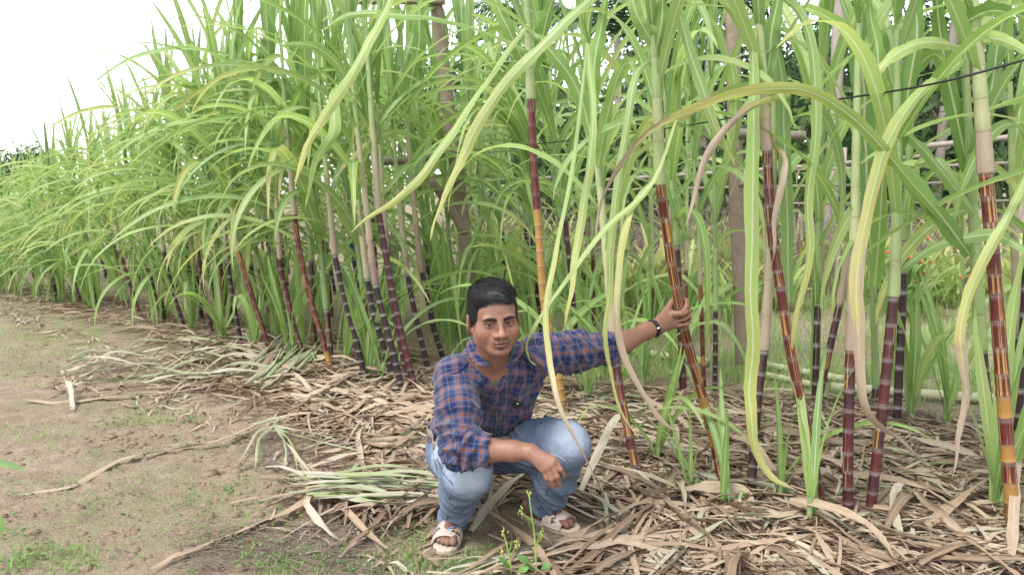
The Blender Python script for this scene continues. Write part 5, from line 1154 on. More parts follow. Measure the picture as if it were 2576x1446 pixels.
wear = np.maximum(wear, .75 * sstep(.25, .1, np.linalg.norm(jV - lerp(RHIP, RKN, .5) - [0, -.02, .12], axis=1)))
wear = np.clip(wear + .18 * fbm(jV * 9, 3), 0, 1)
# bleached along the front of the right leg and both knees, indigo elsewhere
me = np_mesh('jeans', jV, jF); set_attr(me, 'wear', wear, 'FLOAT')
n = N('washed_denim'); tc = n.n('TexCoord').outputs['Object']; wv = n.attr('wear').outputs['Fac']
f1 = n.noise(tc, 12, 5, .6); f2 = n.noise(tc, 420, 2); st = n.n('Mapping', Scale=(40, 40, 6)); n.put(st.inputs['Vector'], tc); f3 = n.noise(st.outputs[0], 9, 4)
tt = n.math('ADD', wv, n.math('ADD', n.math('MULTIPLY', n.math('SUBTRACT', f1, .5), .5), n.math('MULTIPLY', n.math('SUBTRACT', f3, .5), .35)), clamp=True)
c = n.ramp(tt, [(0, (.055, .080, .128)), (.35, (.110, .145, .212)), (.7, (.225, .268, .345)), (1, (.34, .38, .45))])
c = n.mix(n.mapr(f2, .35, .65, 0, .30), c, (.30, .335, .41))
M_DENIM = n.done(n.bsdf(c, .85, .2, bump=n.math('ADD', f2, f1), bstr=.22, bdist=.003)); me.materials.append(M_DENIM)
jeans = obj('jeans', me, man); tag(jeans, 'faded light blue denim jeans')
M_STI = plain('denim_seam', (.06, .085, .15), .85, .2)
def jseam(pts, off=.0025, r=.0020, mat=None):
    q = [P.hit(a, b_, off) for a, b_ in pts]; q = [k for k in q if k is not None]
    if len(q) < 3: return
    V, F = tube(catmull(q, 22), r, 5); obj('seam', np_mesh('seam', V, F, [mat or M_STI]), jeans)
jseam([(1100, 1155), (1112, 1185), (1128, 1205), (1140, 1222), (1134, 1245), (1127, 1262), (1130, 1285), (1124, 1305)])
jseam([(1330, 1146), (1352, 1141), (1380, 1141), (1405, 1148), (1422, 1160)], r=.0022, mat=plain('pale_denim_seam', (.30, .36, .47), .85, .2))
jseam([(1404, 1172), (1394, 1185), (1386, 1205), (1376, 1235), (1366, 1262), (1352, 1282)])
jseam([(1090, 1140), (1094, 1160), (1099, 1180)])
for (Hm, axv, rr_) in ((RHEM, ra2, .0525), (LHEM, la2, .0675)):
    e1 = unit(np.cross(axv, [0, 1, 0])); e2 = np.cross(axv, e1); q = [Hm - axv * .008 + rr_ * (math.cos(t) * e1 + math.sin(t) * e2) for t in np.linspace(0, 2 * math.pi, 25)]
    V, F = tube(q, .0022, 5, False); obj('hem', np_mesh('hem', V, F, [M_STI]), jeans)
# belt: a band following the waist of the jeans
bc = WAIST + np.array([0, .01, .018]); rows = []
for dz in (-.016, -.005, .006, .016):
    row = []
    for t in np.linspace(0, 2 * math.pi, 41):
        d = TX * math.cos(t) + np.cross(TX, [0, 0, 1.0]) * math.sin(t); d[2] = 0; d = unit(d)
        lo_, hi_ = .05, .26
        for _ in range(14):
            m_ = (lo_ + hi_) / 2
            if min(float(P.sample(bc + d * m_ + [0, 0, -.02])), float(S.sample(bc + d * m_ + [0, 0, .015])) - .006) < 0: lo_ = m_
            else: hi_ = m_
        row.append(bc + d * (hi_ + .004) + [0, 0, dz])
    rows.append(row)
cloth_patch('belt', rows, plain('worn_belt', (.21, .17, .14), .6, .35), man, .003)

# ---------------------------------------------------------------- slippers
M_SOLE = plain('cream_foam', (.42, .35, .27), .75, .25, .12, 60)
n = N('pink_strap'); tc = n.n('UVMap'); tc.uv_map = 'plaid'; s = n.sep(tc.outputs[0])
rib = n.math('SINE', n.math('MULTIPLY', s[1], 1250.0))
M_STRAP = n.done(n.bsdf(n.mix(n.mapr(rib, -1, 1, 0, .55), (.42, .345, .30), (.33, .265, .23)), .6, .3, bump=rib, bstr=.4, bdist=.002))
M_INK, M_BLUE = plain('black_print', (.02, .02, .022), .6), plain('blue_print', (.05, .27, .62), .6)
def text_mesh(txt, size):
    cu = bpy.data.curves.new('print', 'FONT'); cu.body = txt; cu.size = size; cu.offset = size * .022; cu.resolution_u = 2
    to = bpy.data.objects.new('print', cu); COL.objects.link(to)
    dg = bpy.context.evaluated_depsgraph_get(); m = bpy.data.meshes.new_from_object(to.evaluated_get(dg))
    V = np.array([v.co[:2] for v in m.vertices]); F = [tuple(p.vertices) for p in m.polygons]
    bpy.data.objects.remove(to); bpy.data.meshes.remove(m)
    return V, F
def slipper(heel, toe, big, label, words):
    heel = np.array([*heel, 0.0]); toe = np.array([*toe, 0.0]); f = unit(toe - heel); l = np.array([-f[1], f[0], 0]) * big
    root = obj_s = empty('slipper', heel + f * .12)
    L0 = -.014; pr = [(L0, .0), (L0 + .004, .020), (.01, .034), (.06, .036), (.11, .039), (.16, .047), (.20, .049), (.235, .042), (.256, .026), (.265, .0)]
    out = [heel + f * a + l * w_ for a, w_ in pr] + [heel + f * a - l * w_ * .94 for a, w_ in pr[::-1][1:-1]]
    out = np.array(out); c = out.mean(0); rows = []
    for z_, k_ in ((.0015, .96), (.006, .99), (.012, 1.0), (.020, 1.0), (.0245, .975)):
        rows.append(c + (out - c) * k_ + [0, 0, z_])
    m = len(out); V = np.concatenate(rows); F = []
    for i in range(4):
        for j in range(m): F.append((i * m + j, i * m + (j + 1) % m, (i + 1) * m + (j + 1) % m, (i + 1) * m + j))
    F += [tuple(range(m))[::-1], tuple(range(4 * m, 5 * m))]
    obj('sole', np_mesh('sole', V, F, [M_SOLE], False), root)
    for zz in (.006, .011, .016):
        rr = c + (out - c) * 1.004 + [0, 0, zz]; V, F = tube(np.vstack([rr, rr[:1]]), .0012, 5, False); obj('ridge', np_mesh('ridge', V, F, [M_SOLE]), root)
    def strap_pt(u, v, off=0):       # u across 0..1, v along foot
        a = math.pi * (.02 + .96 * u); wd = .0535 - .004 * abs(v - .17) / .05; ht = .036 + .020 * (0.215 - v) / .08
        return heel + f * (v + .006 * math.sin(a)) + l * math.cos(a) * (wd + off) + np.array([0, 0, .014 + (ht + .008 + off) * math.sin(a) ** .8])
    rows = [[strap_pt(u, v) for u in np.linspace(0, 1, 19)] for v in np.linspace(.125, .213, 8)]
    st_ = cloth_patch('strap', rows, M_STRAP, root, .005)
    def prn(V2, F2, mat, nm):
        V3 = [strap_pt(.5 - big * v[0] / .125, v[1], .0045) for v in V2]; obj(nm, np_mesh(nm, V3, F2, [mat], False), st_)
    for (txt, sz, x0, v0, ang, mt) in words:
        if txt == '/':
            q = np.array([[-sz, -.0016], [sz, -.0016], [sz, .0016], [-sz, .0016]]); q = np.vstack([np.column_stack([np.linspace(-sz, sz, 7), np.full(7, -.0017)]), np.column_stack([np.linspace(sz, -sz, 7), np.full(7, .0017)])])
            F2 = [(i, i + 1, 12 - i, 13 - i) for i in range(6)]; V2 = q
        else: V2, F2 = text_mesh(txt, sz)
        ca, sa = math.cos(ang), math.sin(ang)
        V2 = np.column_stack([V2[:, 0] * ca - V2[:, 1] * sa + x0, v0 - (V2[:, 0] * sa + V2[:, 1] * ca)])
        prn(V2, F2, mt, 'lettering' if txt != '/' else 'blue_slash')
    tag(root, label, 'slipper'); return root
slipper(RH2, RT2, 1.0, 'pale pink slide slipper on the foot below the light bleached knee', [('JO', .020, -.040, .180, 0, M_INK), ('AM', .020, .014, .192, 0, M_INK), ('/', .022, .014, .168, 1.0, M_BLUE), ('/', .015, -.034, .172, 1.0, M_BLUE)])
slipper(LH2, LT2, -1.0, 'pale pink slide slipper with PLAY lettering on the farther foot', [('PLAY', .024, -.045, .186, 0.45, M_INK), ('/', .020, .005, .150, .15, M_BLUE), ('/', .014, .030, .165, -.5, M_BLUE)])
# ---------------------------------------------------------------- watch
fa = unit(LWR - LEL); wc = lerp(LEL, LWR, .93); e1 = unit(np.cross(fa, [0, 1, 0])); e2 = np.cross(fa, e1)
if e1[2] < 0: e1 = -e1
if e2[1] > 0: e2 = -e2            # e2 points to the camera
watch = empty('wristwatch', wc)
tag(watch, 'black leather strap wristwatch with silver buckle on the outstretched wrist', 'wristwatch')
M_LEA = plain('black_leather', (.012, .012, .013), .42, .5, .4, 160, .4); M_STEEL = plain('steel', (.62, .62, .63), .25, .5, .1, 80, .05, Metallic=1.0)
wr_ = .0325
def wrow(o, r, a0, a1, nseg): return [wc + fa * o + r * (math.cos(t) * e1 + math.sin(t) * e2) for t in np.linspace(a0, a1, nseg)]
cloth_patch('strap', [wrow(o, wr_ + (.0012 if abs(o) < .006 else 0), 0, 2 * math.pi, 33) for o in (-.0095, -.004, .004, .0095)], M_LEA, watch, .003)
tl = [wc + fa * o for o in (-.008, .008)]
cloth_patch('strap_end', [[wc + fa * o + (wr_ + .003 + .005 * max(0, (k - 4)) / 5) * (math.cos(t) * e1 + math.sin(t) * e2) + fa * .010 * (k / 9) ** 2 for k, t in enumerate(np.linspace(rad(95), rad(185), 10))] for o in (-.0075, 0, .0075)], M_LEA, watch, .003)
V, F = tube([wc + fa * o + (wr_ + .0035) * (math.cos(rad(88)) * e1 + math.sin(rad(88)) * e2) for o in (-.012, .012)], .0042, 8); obj('buckle', np_mesh('buckle', V, F, [M_STEEL]), watch)
V, F = tube([wc - e2 * (wr_ - .002), wc - e2 * (wr_ + .008)], .016, 20); obj('watch_case', np_mesh('watch_case', V, F, [M_STEEL]), watch)
# ---------------------------------------------------------------- clip-on microphone
mp = on_shirt(1303, 1014, .010)
mic = empty('clip_on_microphone', mp); tag(mic, 'small black clip-on microphone with green light on the shirt front', 'microphone')
def rbox(c, ax, h, bev=.2):
    ax = [unit(a_) for a_ in ax]; V = []; F = []
    prof = [(-1, -1 + bev), (-1 + bev, -1), (1 - bev, -1), (1, -1 + bev), (1, 1 - bev), (1 - bev, 1), (-1 + bev, 1), (-1, 1 - bev)]
    for d, k_ in ((-1, .85), (-.7, 1), (.7, 1), (1, .85)):
        for (p_, q_) in prof: V.append(c + ax[0] * h[0] * p_ * k_ + ax[1] * h[1] * q_ * k_ + ax[2] * h[2] * d)
    for i in range(3):
        for j in range(8): F.append((i * 8 + j, i * 8 + (j + 1) % 8, i * 8 + 8 + (j + 1) % 8, i * 8 + 8 + j))
    F += [tuple(range(8))[::-1], tuple(range(24, 32))]; return V, F
mx = unit(np.array([1, .25, .25])); mz = unit(np.array([-.35, -.3, 1])); my = np.cross(mz, mx)
M_BLK = plain('black_plastic', (.010, .010, .011), .38, .5, .2, 90, .05)
V, F = rbox(mp, (mx, mz, my), (.019, .017, .008)); obj('casing', np_mesh('casing', V, F, [M_BLK], False), mic)
V, F = rbox(mp + mz * .017 + mx * .003, (mx, mz, my), (.012, .006, .010)); obj('clip', np_mesh('clip', V, F, [M_BLK], False), mic)
n = N('green_led'); e = n.n('Emission'); e.inputs[0].default_value = (.1, 1, .35, 1); e.inputs[1].default_value = .8; M_LED = n.done(e)
V, F = rbox(mp - my * .0085 * np.sign(my[1]) - mx * .002 + mz * .004, (mx, mz, my), (.0014, .0014, .001)); obj('indicator_light', np_mesh('indicator_light', V, F, [M_LED], False), mic)
# ================================================================== LITTER, GRASS, SMALL PLANTS
RG = np.random.RandomState(23)
def poly_ground(pts): return np.array([gnd(*p)[:2] for p in pts])
def in_poly(P, Q):
    x, y = P[:, 0], P[:, 1]; c = np.zeros(len(P), bool); j = len(Q) - 1
    for i in range(len(Q)):
        xi, yi = Q[i]; xj, yj = Q[j]
        c ^= ((yi > y) != (yj > y)) & (x < (xj - xi) * (y - yi) / (yj - yi + 1e-12) + xi); j = i
    return c
def scatter(poly, n_, near=0.0):
    lo, hi = poly.min(0), poly.max(0); out = np.zeros((0, 2))
    while len(out) < n_:
        P_ = RG.uniform(lo, hi, (n_ * 3, 2)); P_ = P_[in_poly(P_, poly)]
        if near > 0: P_ = P_[RG.rand(len(P_)) < np.clip((near / np.hypot(P_[:, 0], P_[:, 1])) ** 2, .03, 1)]
        out = np.vstack([out, P_])
    return out[:n_]
LIT = poly_ground([(-60, 735), (150, 800), (330, 835), (470, 890), (420, 930), (430, 980), (600, 1000), (690, 1050), (790, 1085), (1000, 1190), (790, 1225), (850, 1300), (1060, 1330), (1200, 1400), (1300, 1480), (2700, 1480), (2700, 1120), (2300, 1040), (1900, 1000), (1500, 985), (1380, 960), (1100, 930), (1000, 880), (800, 850), (600, 810), (400, 770), (0, 712)])
EDGE = poly_ground([(0, 800), (200, 880), (100, 990), (450, 1060), (640, 1130), (700, 1250), (620, 1330), (900, 1440), (1300, 1460), (1200, 1330), (850, 1240), (700, 1090), (450, 980), (300, 880), (0, 760)])
def dry_path(p, az, L_, lift, curl, m=9, zoff=0.0):
    s = np.linspace(-.5, .5, m); a = az + curl * s; ds = L_ / (m - 1)
    x = np.concatenate([[0], np.cumsum(np.cos((a[1:] + a[:-1]) / 2) * ds)]); y = np.concatenate([[0], np.cumsum(np.sin((a[1:] + a[:-1]) / 2) * ds)])
    x = x - x.mean() + p[0]; y = y - y.mean() + p[1]
    return x, y, s, a
def away_from_feet(x, y, r=.16):
    d1 = seg2(x, y, (-.222, 3.045), (-.243, 2.80)); d2 = seg2(x, y, (.05, 3.135), (.228, 2.985)); return bool(np.min(np.minimum(d1, d2)) > r)
def seg2(x, y, a, b):
    a = np.array(a); b = np.array(b); ba = b - a; t = np.clip(((x - a[0]) * ba[0] + (y - a[1]) * ba[1]) / (ba @ ba), 0, 1)
    return np.hypot(x - a[0] - t * ba[0], y - a[1] - t * ba[1])
def mass(name, items, mat, label, cat=None, m=8, nx=3):
    """One joined mesh of many ribbons: items = (point, azimuth, length, width, lift, curl, z offset, colour triple)."""
    V, C, UV = [], [], []; us = np.array([-1, 0, 1.0]); tt = np.linspace(0, 1, m)
    for (p, az, L_, w, lift, curl, zo, col, roll) in items:
        x, y, s, a = dry_path(p, az, L_, lift, curl, m)
        z = hgt(x, y) + zo + lift * np.sin(tt * math.pi) + .012 * np.sin(tt * 9 + p[0] * 31) + .008
        wd = w * np.minimum(1, .45 + 2.5 * tt) * np.clip((1 - tt) * 2.4, 0, 1) ** .7; wd = np.maximum(wd, .002)
        ro = roll * np.sin(tt * 5 + p[1] * 17)
        sx_, sy_, sz_ = -np.sin(a) * np.cos(ro), np.cos(a) * np.cos(ro), np.sin(ro)
        for q in us:
            pass
        X = np.stack([np.stack([x + sx_ * q * wd / 2, y + sy_ * q * wd / 2, np.maximum(z + sz_ * q * wd / 2 + abs(q) * wd * .16, hgt(x, y) + .004)], -1) for q in us], 1)
        V.append(X.reshape(-1, 3)); C.append(np.tile([*col, 1], (m * 3, 1))); UV.append(np.stack([np.tile((us + 1) / 2, m), np.repeat(tt, 3)], 1))
    k = len(items); base = np.array([(i * 3 + j, i * 3 + j + 1, (i + 1) * 3 + j + 1, (i + 1) * 3 + j) for i in range(m - 1) for j in range(2)])
    F = (base[None] + (np.arange(k) * m * 3)[:, None, None]).reshape(-1, 4)
    me = np_mesh(name, np.concatenate(V), F, [mat]); set_attr(me, 'lcol', np.concatenate(C))
    uv = np.concatenate(UV); me.uv_layers.new(name='luv'); me.uv_layers['luv'].data.foreach_set('uv', uv[F.reshape(-1)].reshape(-1).astype(np.float32))
    o = obj(name, me); tag(o, label, cat, kind='stuff'); return o
items = []
def dry_age(p):
    q = RG.rand(); return q * .28 if q < .45 else (.25 + .3 * RG.rand() if q < .9 else .7 + .15 * RG.rand())
for p in scatter(LIT, 7600, 2.9):
    L_ = RG.uniform(.20, .90)
    az = RG.normal(math.atan2(RU[1], RU[0]), .9) if RG.rand() < .5 else RG.uniform(0, 6.28)
    cu_ = RG.normal() * .45; x, y, s, a = dry_path(p, az, L_, 0, cu_, 8)
    if not away_from_feet(x, y, .14 if p[1] < 3.1 else .10): continue
    items.append((p, az, L_, RG.uniform(.005, .022), RG.uniform(0, .022), cu_, RG.uniform(0, .035), (dry_age(p), .5, RG.rand()), RG.uniform(0, .9)))
for p in scatter(EDGE, 260, 0): items.append((p, RG.uniform(0, 6.28), RG.uniform(.1, .4), RG.uniform(.008, .02), RG.uniform(0, .015), RG.normal(), 0, (dry_age(p), .5, RG.rand()), .4))
mass('leaf_litter', items, M_DRY_A, 'tangled layer of dry cane leaf scraps covering the ground', 'leaf litter')
# larger fallen leaves, each a thing of its own
DRYLIB = []
for k in range(18):
    L_ = RG.uniform(.45, .95); m = 14; s = np.linspace(0, 1, m); a = RG.normal() * .55 * (s - .5) + RG.normal() * .18 * np.sin(s * 7)
    ds = L_ / (m - 1); x = np.concatenate([[0], np.cumsum(np.cos(a[1:]) * ds)]); y = np.concatenate([[0], np.cumsum(np.sin(a[1:]) * ds)])
    lf = RG.choice([.01, .02, .03, .07]); z = .014 + lf * np.clip(np.sin(s * math.pi * RG.uniform(.9, 1.6) + RG.uniform(0, .6)), 0, 1) + .007 * np.sin(s * 11 + k)
    P_ = np.stack([x - x.mean(), y - y.mean(), z], 1); ro = RG.normal() * .9 * np.sin(s * 4 + k)
    sd = np.stack([-np.sin(a) * np.cos(ro), np.cos(a) * np.cos(ro), np.sin(ro)], 1)
    DRYLIB.append(ribbon(P_, sd, RG.uniform(.022, .042), RG.uniform(.12, .34), nx=4, mat=M_DRY, wav=.12, seed=k, name='fallen_leaf'))
spots = scatter(LIT, 2200, 2.7); spots = spots[np.argsort(np.hypot(spots[:, 0], spots[:, 1]))]
cnt = 0; ZONES = [(-9, -.75, 'along the left front row'), (-.75, -.3, 'left of the man'), (-.3, .45, 'around the man\'s feet'), (.45, 1.1, 'below the gripped cane'), (1.1, 9, 'under the right-hand canes')]
TONE = [(.12, 'dark brown'), (.35, 'tan brown'), (.6, 'pale straw'), (.8, 'greyish pale'), (1.1, 'grey green')]
gridc = set()
for p in spots:
    key = (int(p[0] * 7), int(p[1] * 7))
    if key in gridc or not away_from_feet(np.array([p[0]]), np.array([p[1]]), .19): continue
    if cnt >= 190: break
    gridc.add(key); px, py, _ = proj(np.array([p[0], p[1], 0.0]))
    if px < -40 or px > 2620 or py > 1470: continue
    az = RG.normal(2.3, .8) if p[0] < 0 else RG.uniform(0, 6.28)
    ss = np.linspace(-.4, .4, 9)
    if not away_from_feet(p[0] + ss * math.cos(az), p[1] + ss * math.sin(az), .15): continue
    ag = dry_age(p); zn = next(z_[2] for z_ in ZONES if z_[0] <= p[0] < z_[1]); tn = next(t_[1] for t_ in TONE if ag < t_[0])
    o = obj('fallen_leaf', DRYLIB[RG.randint(len(DRYLIB))], None, (p[0], p[1], hz(p[0], p[1]) + RG.uniform(.015, .04)))
    o.rotation_euler = (RG.normal() * .05, RG.normal() * .06, az); q = RG.uniform(.6, 1.1); o.scale = (q, q * RG.uniform(.8, 1.2), q); o.color = (ag, .5, RG.rand(), 1)
    tag(o, f'{tn} dry cane leaf lying {zn}', 'dry leaf', f'{tn} dry cane leaves {zn}'); cnt += 1
# fallen leaves that can be followed one by one
def fallen(pts, width, age, label, name='fallen_leaf', roll=0.3, group=None, mat=None, fold=.15):
    """pts: (px, py, height above ground)"""
    P_ = catmull([on_gnd(a, b, c) for a, b, c in pts], 26); T = np.gradient(P_, axis=0)
    sd = np.cross(T, [0, 0, 1.0]); sd /= np.linalg.norm(sd, axis=1)[:, None] + 1e-9
    tt = np.linspace(0, 1, 26); ro = roll * np.sin(tt * 6 + pts[0][0]); sd = sd * np.cos(ro)[:, None] + np.array([0, 0, 1.0]) * np.sin(ro)[:, None]
    c = P_.mean(0); c[2] = 0; me = ribbon(P_ - c, sd, width, fold if name == 'fallen_leaf' else .34, nx=4, mat=mat or M_DRY, wav=.08, seed=int(pts[0][0]), name=name)
    o = obj(name, me, None, c); o.color = (age, .5, RG.rand(), 1); tag(o, label, 'dry leaf', group); return o
fallen([(900, 1222, .05), (800, 1275, .06), (690, 1320, .04), (560, 1368, .03), (450, 1412, .03), (370, 1450, .02)], .050, .30, 'longest tan dry leaf slanting to the bottom left across bare soil', roll=.5)
fallen([(650, 1085, .05), (560, 1125, .05), (470, 1135, .03), (380, 1150, .03), (300, 1170, .03), (220, 1212, .02), (160, 1235, .015), (20, 1252, .01)], .036, .45, 'long grey tan leaf stretched across the bare soil at left', roll=.5)
fallen([(60, 1015, .03), (150, 1018, .02), (280, 1008, .03), (400, 995, .02), (520, 985, .02)], .035, .30, 'long tan leaf lying flat at the edge of the grey green heap')
fallen([(165, 975, .05), (175, 1000, .1), (182, 1030, .03), (188, 1040, .01)], .035, .62, 'small pale curled leaf standing up at the left edge of the litter', roll=.8)
fallen([(778, 1180, .03), (783, 1210, .03), (800, 1228, .02)], .045, .62, 'short pale leaf piece on bare soil left of the green bundle')
fallen([(800, 1268, .05), (778, 1290, .07), (772, 1318, .08), (800, 1345, .06), (845, 1368, .03), (885, 1398, .01)], .030, .66, 'crumpled whitish leaf bent into a hook in front of the bundle', roll=.9)
fallen([(1340, 1440, .06), (1500, 1410, .07), (1620, 1390, .06), (1720, 1372, .05), (1740, 1365, .04)], .052, .48, 'long pale tan leaf along the bottom edge right of the flowering weeds', roll=.4)
fallen([(1270, 1352, .02), (1320, 1385, .03), (1400, 1412, .04), (1470, 1445, .03)], .055, .38, 'broad tan leaf crossing behind the taller flowering weed', roll=.5)
fallen([(1400, 1390, .03), (1460, 1372, .06), (1530, 1345, .08), (1620, 1300, .07), (1660, 1285, .05)], .045, .30, 'rolled brown leaf right of the farther slipper', roll=.8)
fallen([(1590, 1265, .06), (1640, 1290, .10), (1750, 1280, .10), (1860, 1275, .08), (1900, 1300, .05)], .060, .40, 'wide olive tan leaf arched in front of the gripped cane', roll=.8)
fallen([(1455, 1270, .04), (1510, 1200, .14), (1560, 1140, .20), (1640, 1130, .14), (1700, 1160, .05)], .036, .76, 'broad grey green dead leaf standing up right of the knee', roll=.6)
fallen([(1185, 1352, .03), (1230, 1300, .05), (1290, 1250, .08), (1340, 1210, .06), (1370, 1180, .04)], .036, .70, 'long grey leaf running between the two feet', roll=.5)
fallen([(2070, 1330, .05), (2045, 1290, .12), (2070, 1258, .14), (2110, 1262, .10), (2100, 1285, .06)], .034, .66, 'curled whitish leaf loop at the foot of the peeling cane', roll=.9)
fallen([(2270, 1390, .03), (2245, 1330, .10), (2260, 1300, .14), (2290, 1300, .10)], .032, .66, 'bent whitish strip beside the far right litter', roll=.9)
fallen([(2540, 1446, .05), (2545, 1380, .12), (2550, 1300, .22), (2556, 1250, .25)], .036, .40, 'upright tan leaf leaning on the thickest cane', roll=.4)
fallen([(1770, 1446, .05), (1850, 1410, .05), (1950, 1370, .05), (1990, 1350, .04)], .050, .42, 'straight tan leaf at the bottom right of centre')
fallen([(1660, 1300, .05), (1720, 1350, .06), (1790, 1400, .06), (1830, 1450, .05)], .040, .35, 'diagonal tan leaf crossing the straight one at the bottom')
fallen([(2140, 1440, .05), (2260, 1425, .06), (2400, 1440, .05)], .050, .42, 'flat straw leaf near the bottom right corner')
fallen([(2330, 1360, .06), (2430, 1290, .10), (2500, 1250, .10), (2540, 1230, .06)], .050, .25, 'brown leaf rising toward the green shoot at right', roll=.7)
for (x1_, y1_, x2_, y2_, w_, ag_) in [(655, 1140, 640, 1195, .020, .9), (650, 1120, 600, 1175, .018, .8), (735, 1145, 748, 1192, .020, .95), (720, 1150, 715, 1200, .016, .85), (790, 1120, 905, 1130, .022, .8), (760, 1130, 1010, 1165, .020, .92), (690, 1080, 560, 1110, .018, .9)]:
    fallen([(690, 1100, .07), (x1_, y1_, .07), (x2_, y2_, .02)], w_, ag_, 'pale green leaf radiating from the cut tuft on the twig mat', 'stripped_leaf', .6, 'cut tuft radiating on the twig mat')
k = 0
while k < 84:
    x0 = RG.uniform(480, 1050); y0 = RG.uniform(880, 1140)
    if y0 > 905 + (x0 - 480) * .42 or y0 < 800 + (x0 - 480) * .33: continue
    dx = RG.choice([-1, 1]) * RG.uniform(60, 120); dy = RG.normal() * 26; k += 1
    fallen([(x0 - dx, y0 - dy, .03 + .03 * RG.rand()), (x0 + RG.normal() * 10, y0 + RG.normal() * 12, .04 + .06 * RG.rand()), (x0 + dx, y0 + dy, .03)], RG.uniform(.022, .046), RG.uniform(.18, .56), 'tan dry leaf in the deep litter between the dark cluster and the man', 'fallen_leaf', RG.uniform(.3, 1.0), 'tan leaves in the deep litter left of the man', fold=RG.uniform(.1, .3))
# heaps of freshly stripped leaves: pale green bundle left of the man, grey green heap at the left
for i in range(34):
    f = RG.rand(); y0 = 1216 + RG.rand() * 80; x0 = 722 + RG.rand() * 120; x1 = x0 + RG.uniform(260, 480)
    sl_p = RG.uniform(-.10, .10)
    fallen([(x0, y0, .03 + .05 * RG.rand()), ((x0 + x1) / 2, y0 + sl_p * 100 + RG.normal() * 8, .05 + .05 * RG.rand()), (x1, y0 + sl_p * 200 + RG.normal() * 10, .03)], RG.uniform(.012, .024), RG.uniform(.70, 1.0), 'pale green stripped leaf in the bundle left of the man\'s feet', 'stripped_leaf', .8, 'stripped leaves bundled left of the man')
for i in range(30):
    x0 = RG.uniform(140, 520); y0 = RG.uniform(905, 1000); a = RG.normal() * 18
    fallen([(x0, y0, .03 + .05 * RG.rand()), (x0 + 90, y0 - 18 + a, .06 + .08 * RG.rand()), (x0 + 230, y0 - 25 + a + RG.normal() * 12, .04)], RG.uniform(.014, .032), RG.uniform(.68, .9), 'grey green stripped leaf in the heap at the left edge of the litter', 'stripped_leaf', .9, 'stripped leaves heaped at the left')
for i in range(16):
    x0 = RG.uniform(590, 720); y0 = RG.uniform(920, 1010)
    fallen([(x0, y0, .06), (x0 + 60, y0 - 30, .10), (x0 + RG.uniform(90, 150), y0 - 80 + RG.normal() * 12, .12)], RG.uniform(.022, .036), RG.uniform(.80, .98), 'green grey leaf of the tuft below the red striped cane', 'stripped_leaf', .8, 'stripped leaf tuft below the red striped cane')
for i in range(14):
    x0 = RG.uniform(2000, 2450); y0 = RG.uniform(1180, 1260)
    fallen([(x0, y0, .03), (x0 + 100, y0 + RG.normal() * 12, .06), (x0 + 220, y0 + 20 + RG.normal() * 12, .03)], RG.uniform(.016, .03), RG.uniform(.80, 1.0), 'pale green stripped leaf lying among the right-hand canes', 'stripped_leaf', .7, 'stripped leaves among the right canes')
for i in range(14):
    x0 = RG.uniform(1400, 1560); y0 = RG.uniform(1000, 1080)
    fallen([(x0, y0, .03), (x0 + 60, y0 + RG.normal() * 16, .06), (x0 + 140, y0 + RG.normal() * 20, .03)], RG.uniform(.018, .034), RG.uniform(.78, 1.0), 'pale green stripped leaf lying behind the raised knee', 'stripped_leaf', .7, 'stripped leaves behind the raised knee')
# twigs: fine dead stems matted on the ground
tw = MB(); TWZ = [((640, 1085), (1010, 1190), 300), ((470, 1335), (960, 1446), 380), ((1380, 1330), (2300, 1446), 300), ((1240, 1380), (1450, 1446), 60), ((1400, 1150), (1560, 1230), 70)]
for (a, b, c) in TWZ:
    for _ in range(c):
        p = on_gnd(RG.uniform(a[0], b[0]), RG.uniform(a[1], b[1])); az = RG.normal(.1, .8); L_ = RG.uniform(.06, .26); h = RG.uniform(.004, .03)
        if not away_from_feet(np.array([p[0]]), np.array([p[1]]), .12): continue
        d = np.array([math.cos(az), math.sin(az), 0]); q = np.array([-d[1], d[0], 0]) * RG.normal() * .15 * L_
        pts = [p - d * L_ / 2 + [0, 0, .006], p + q + [0, 0, h + .006], p + d * L_ / 2 + [0, 0, h * RG.rand() + .006]]
        V, F = tube(catmull(pts, 5), RG.uniform(.0007, .0015), 3, False); tw.add(V, F)
tag(obj('dead_twigs', tw.mesh('dead_twigs', [plain('dead_twig', (.165, .13, .102), .85, .2, .4, 6)])), 'matted fine dead twigs and roots on the soil', 'twigs', kind='stuff')
# clods of dug soil
cl = MB()
for (a, b, c) in [((0, 860), (420, 960), 320), ((250, 1040), (900, 1130), 650), ((500, 1120), (800, 1300), 420), ((0, 1050), (700, 1440), 460)]:
    for _ in range(c):
        p = on_gnd(RG.uniform(a[0], b[0]), RG.uniform(a[1], b[1])); r = RG.gamma(2.0, .0042) + .002; V = np.array(ico) * r * RG.uniform(.6, 1.25, (12, 3)) * [1.2, 1.1, .65]; cl.add(V + p, icf)
clm = plain('clod', (.19, .14, .098), .95, .1, .3, 40, .4)
tag(obj('soil_clods', cl.mesh('soil_clods', [clm])), 'crumbled clods of soil on the bare ground', 'soil clods', kind='stuff')
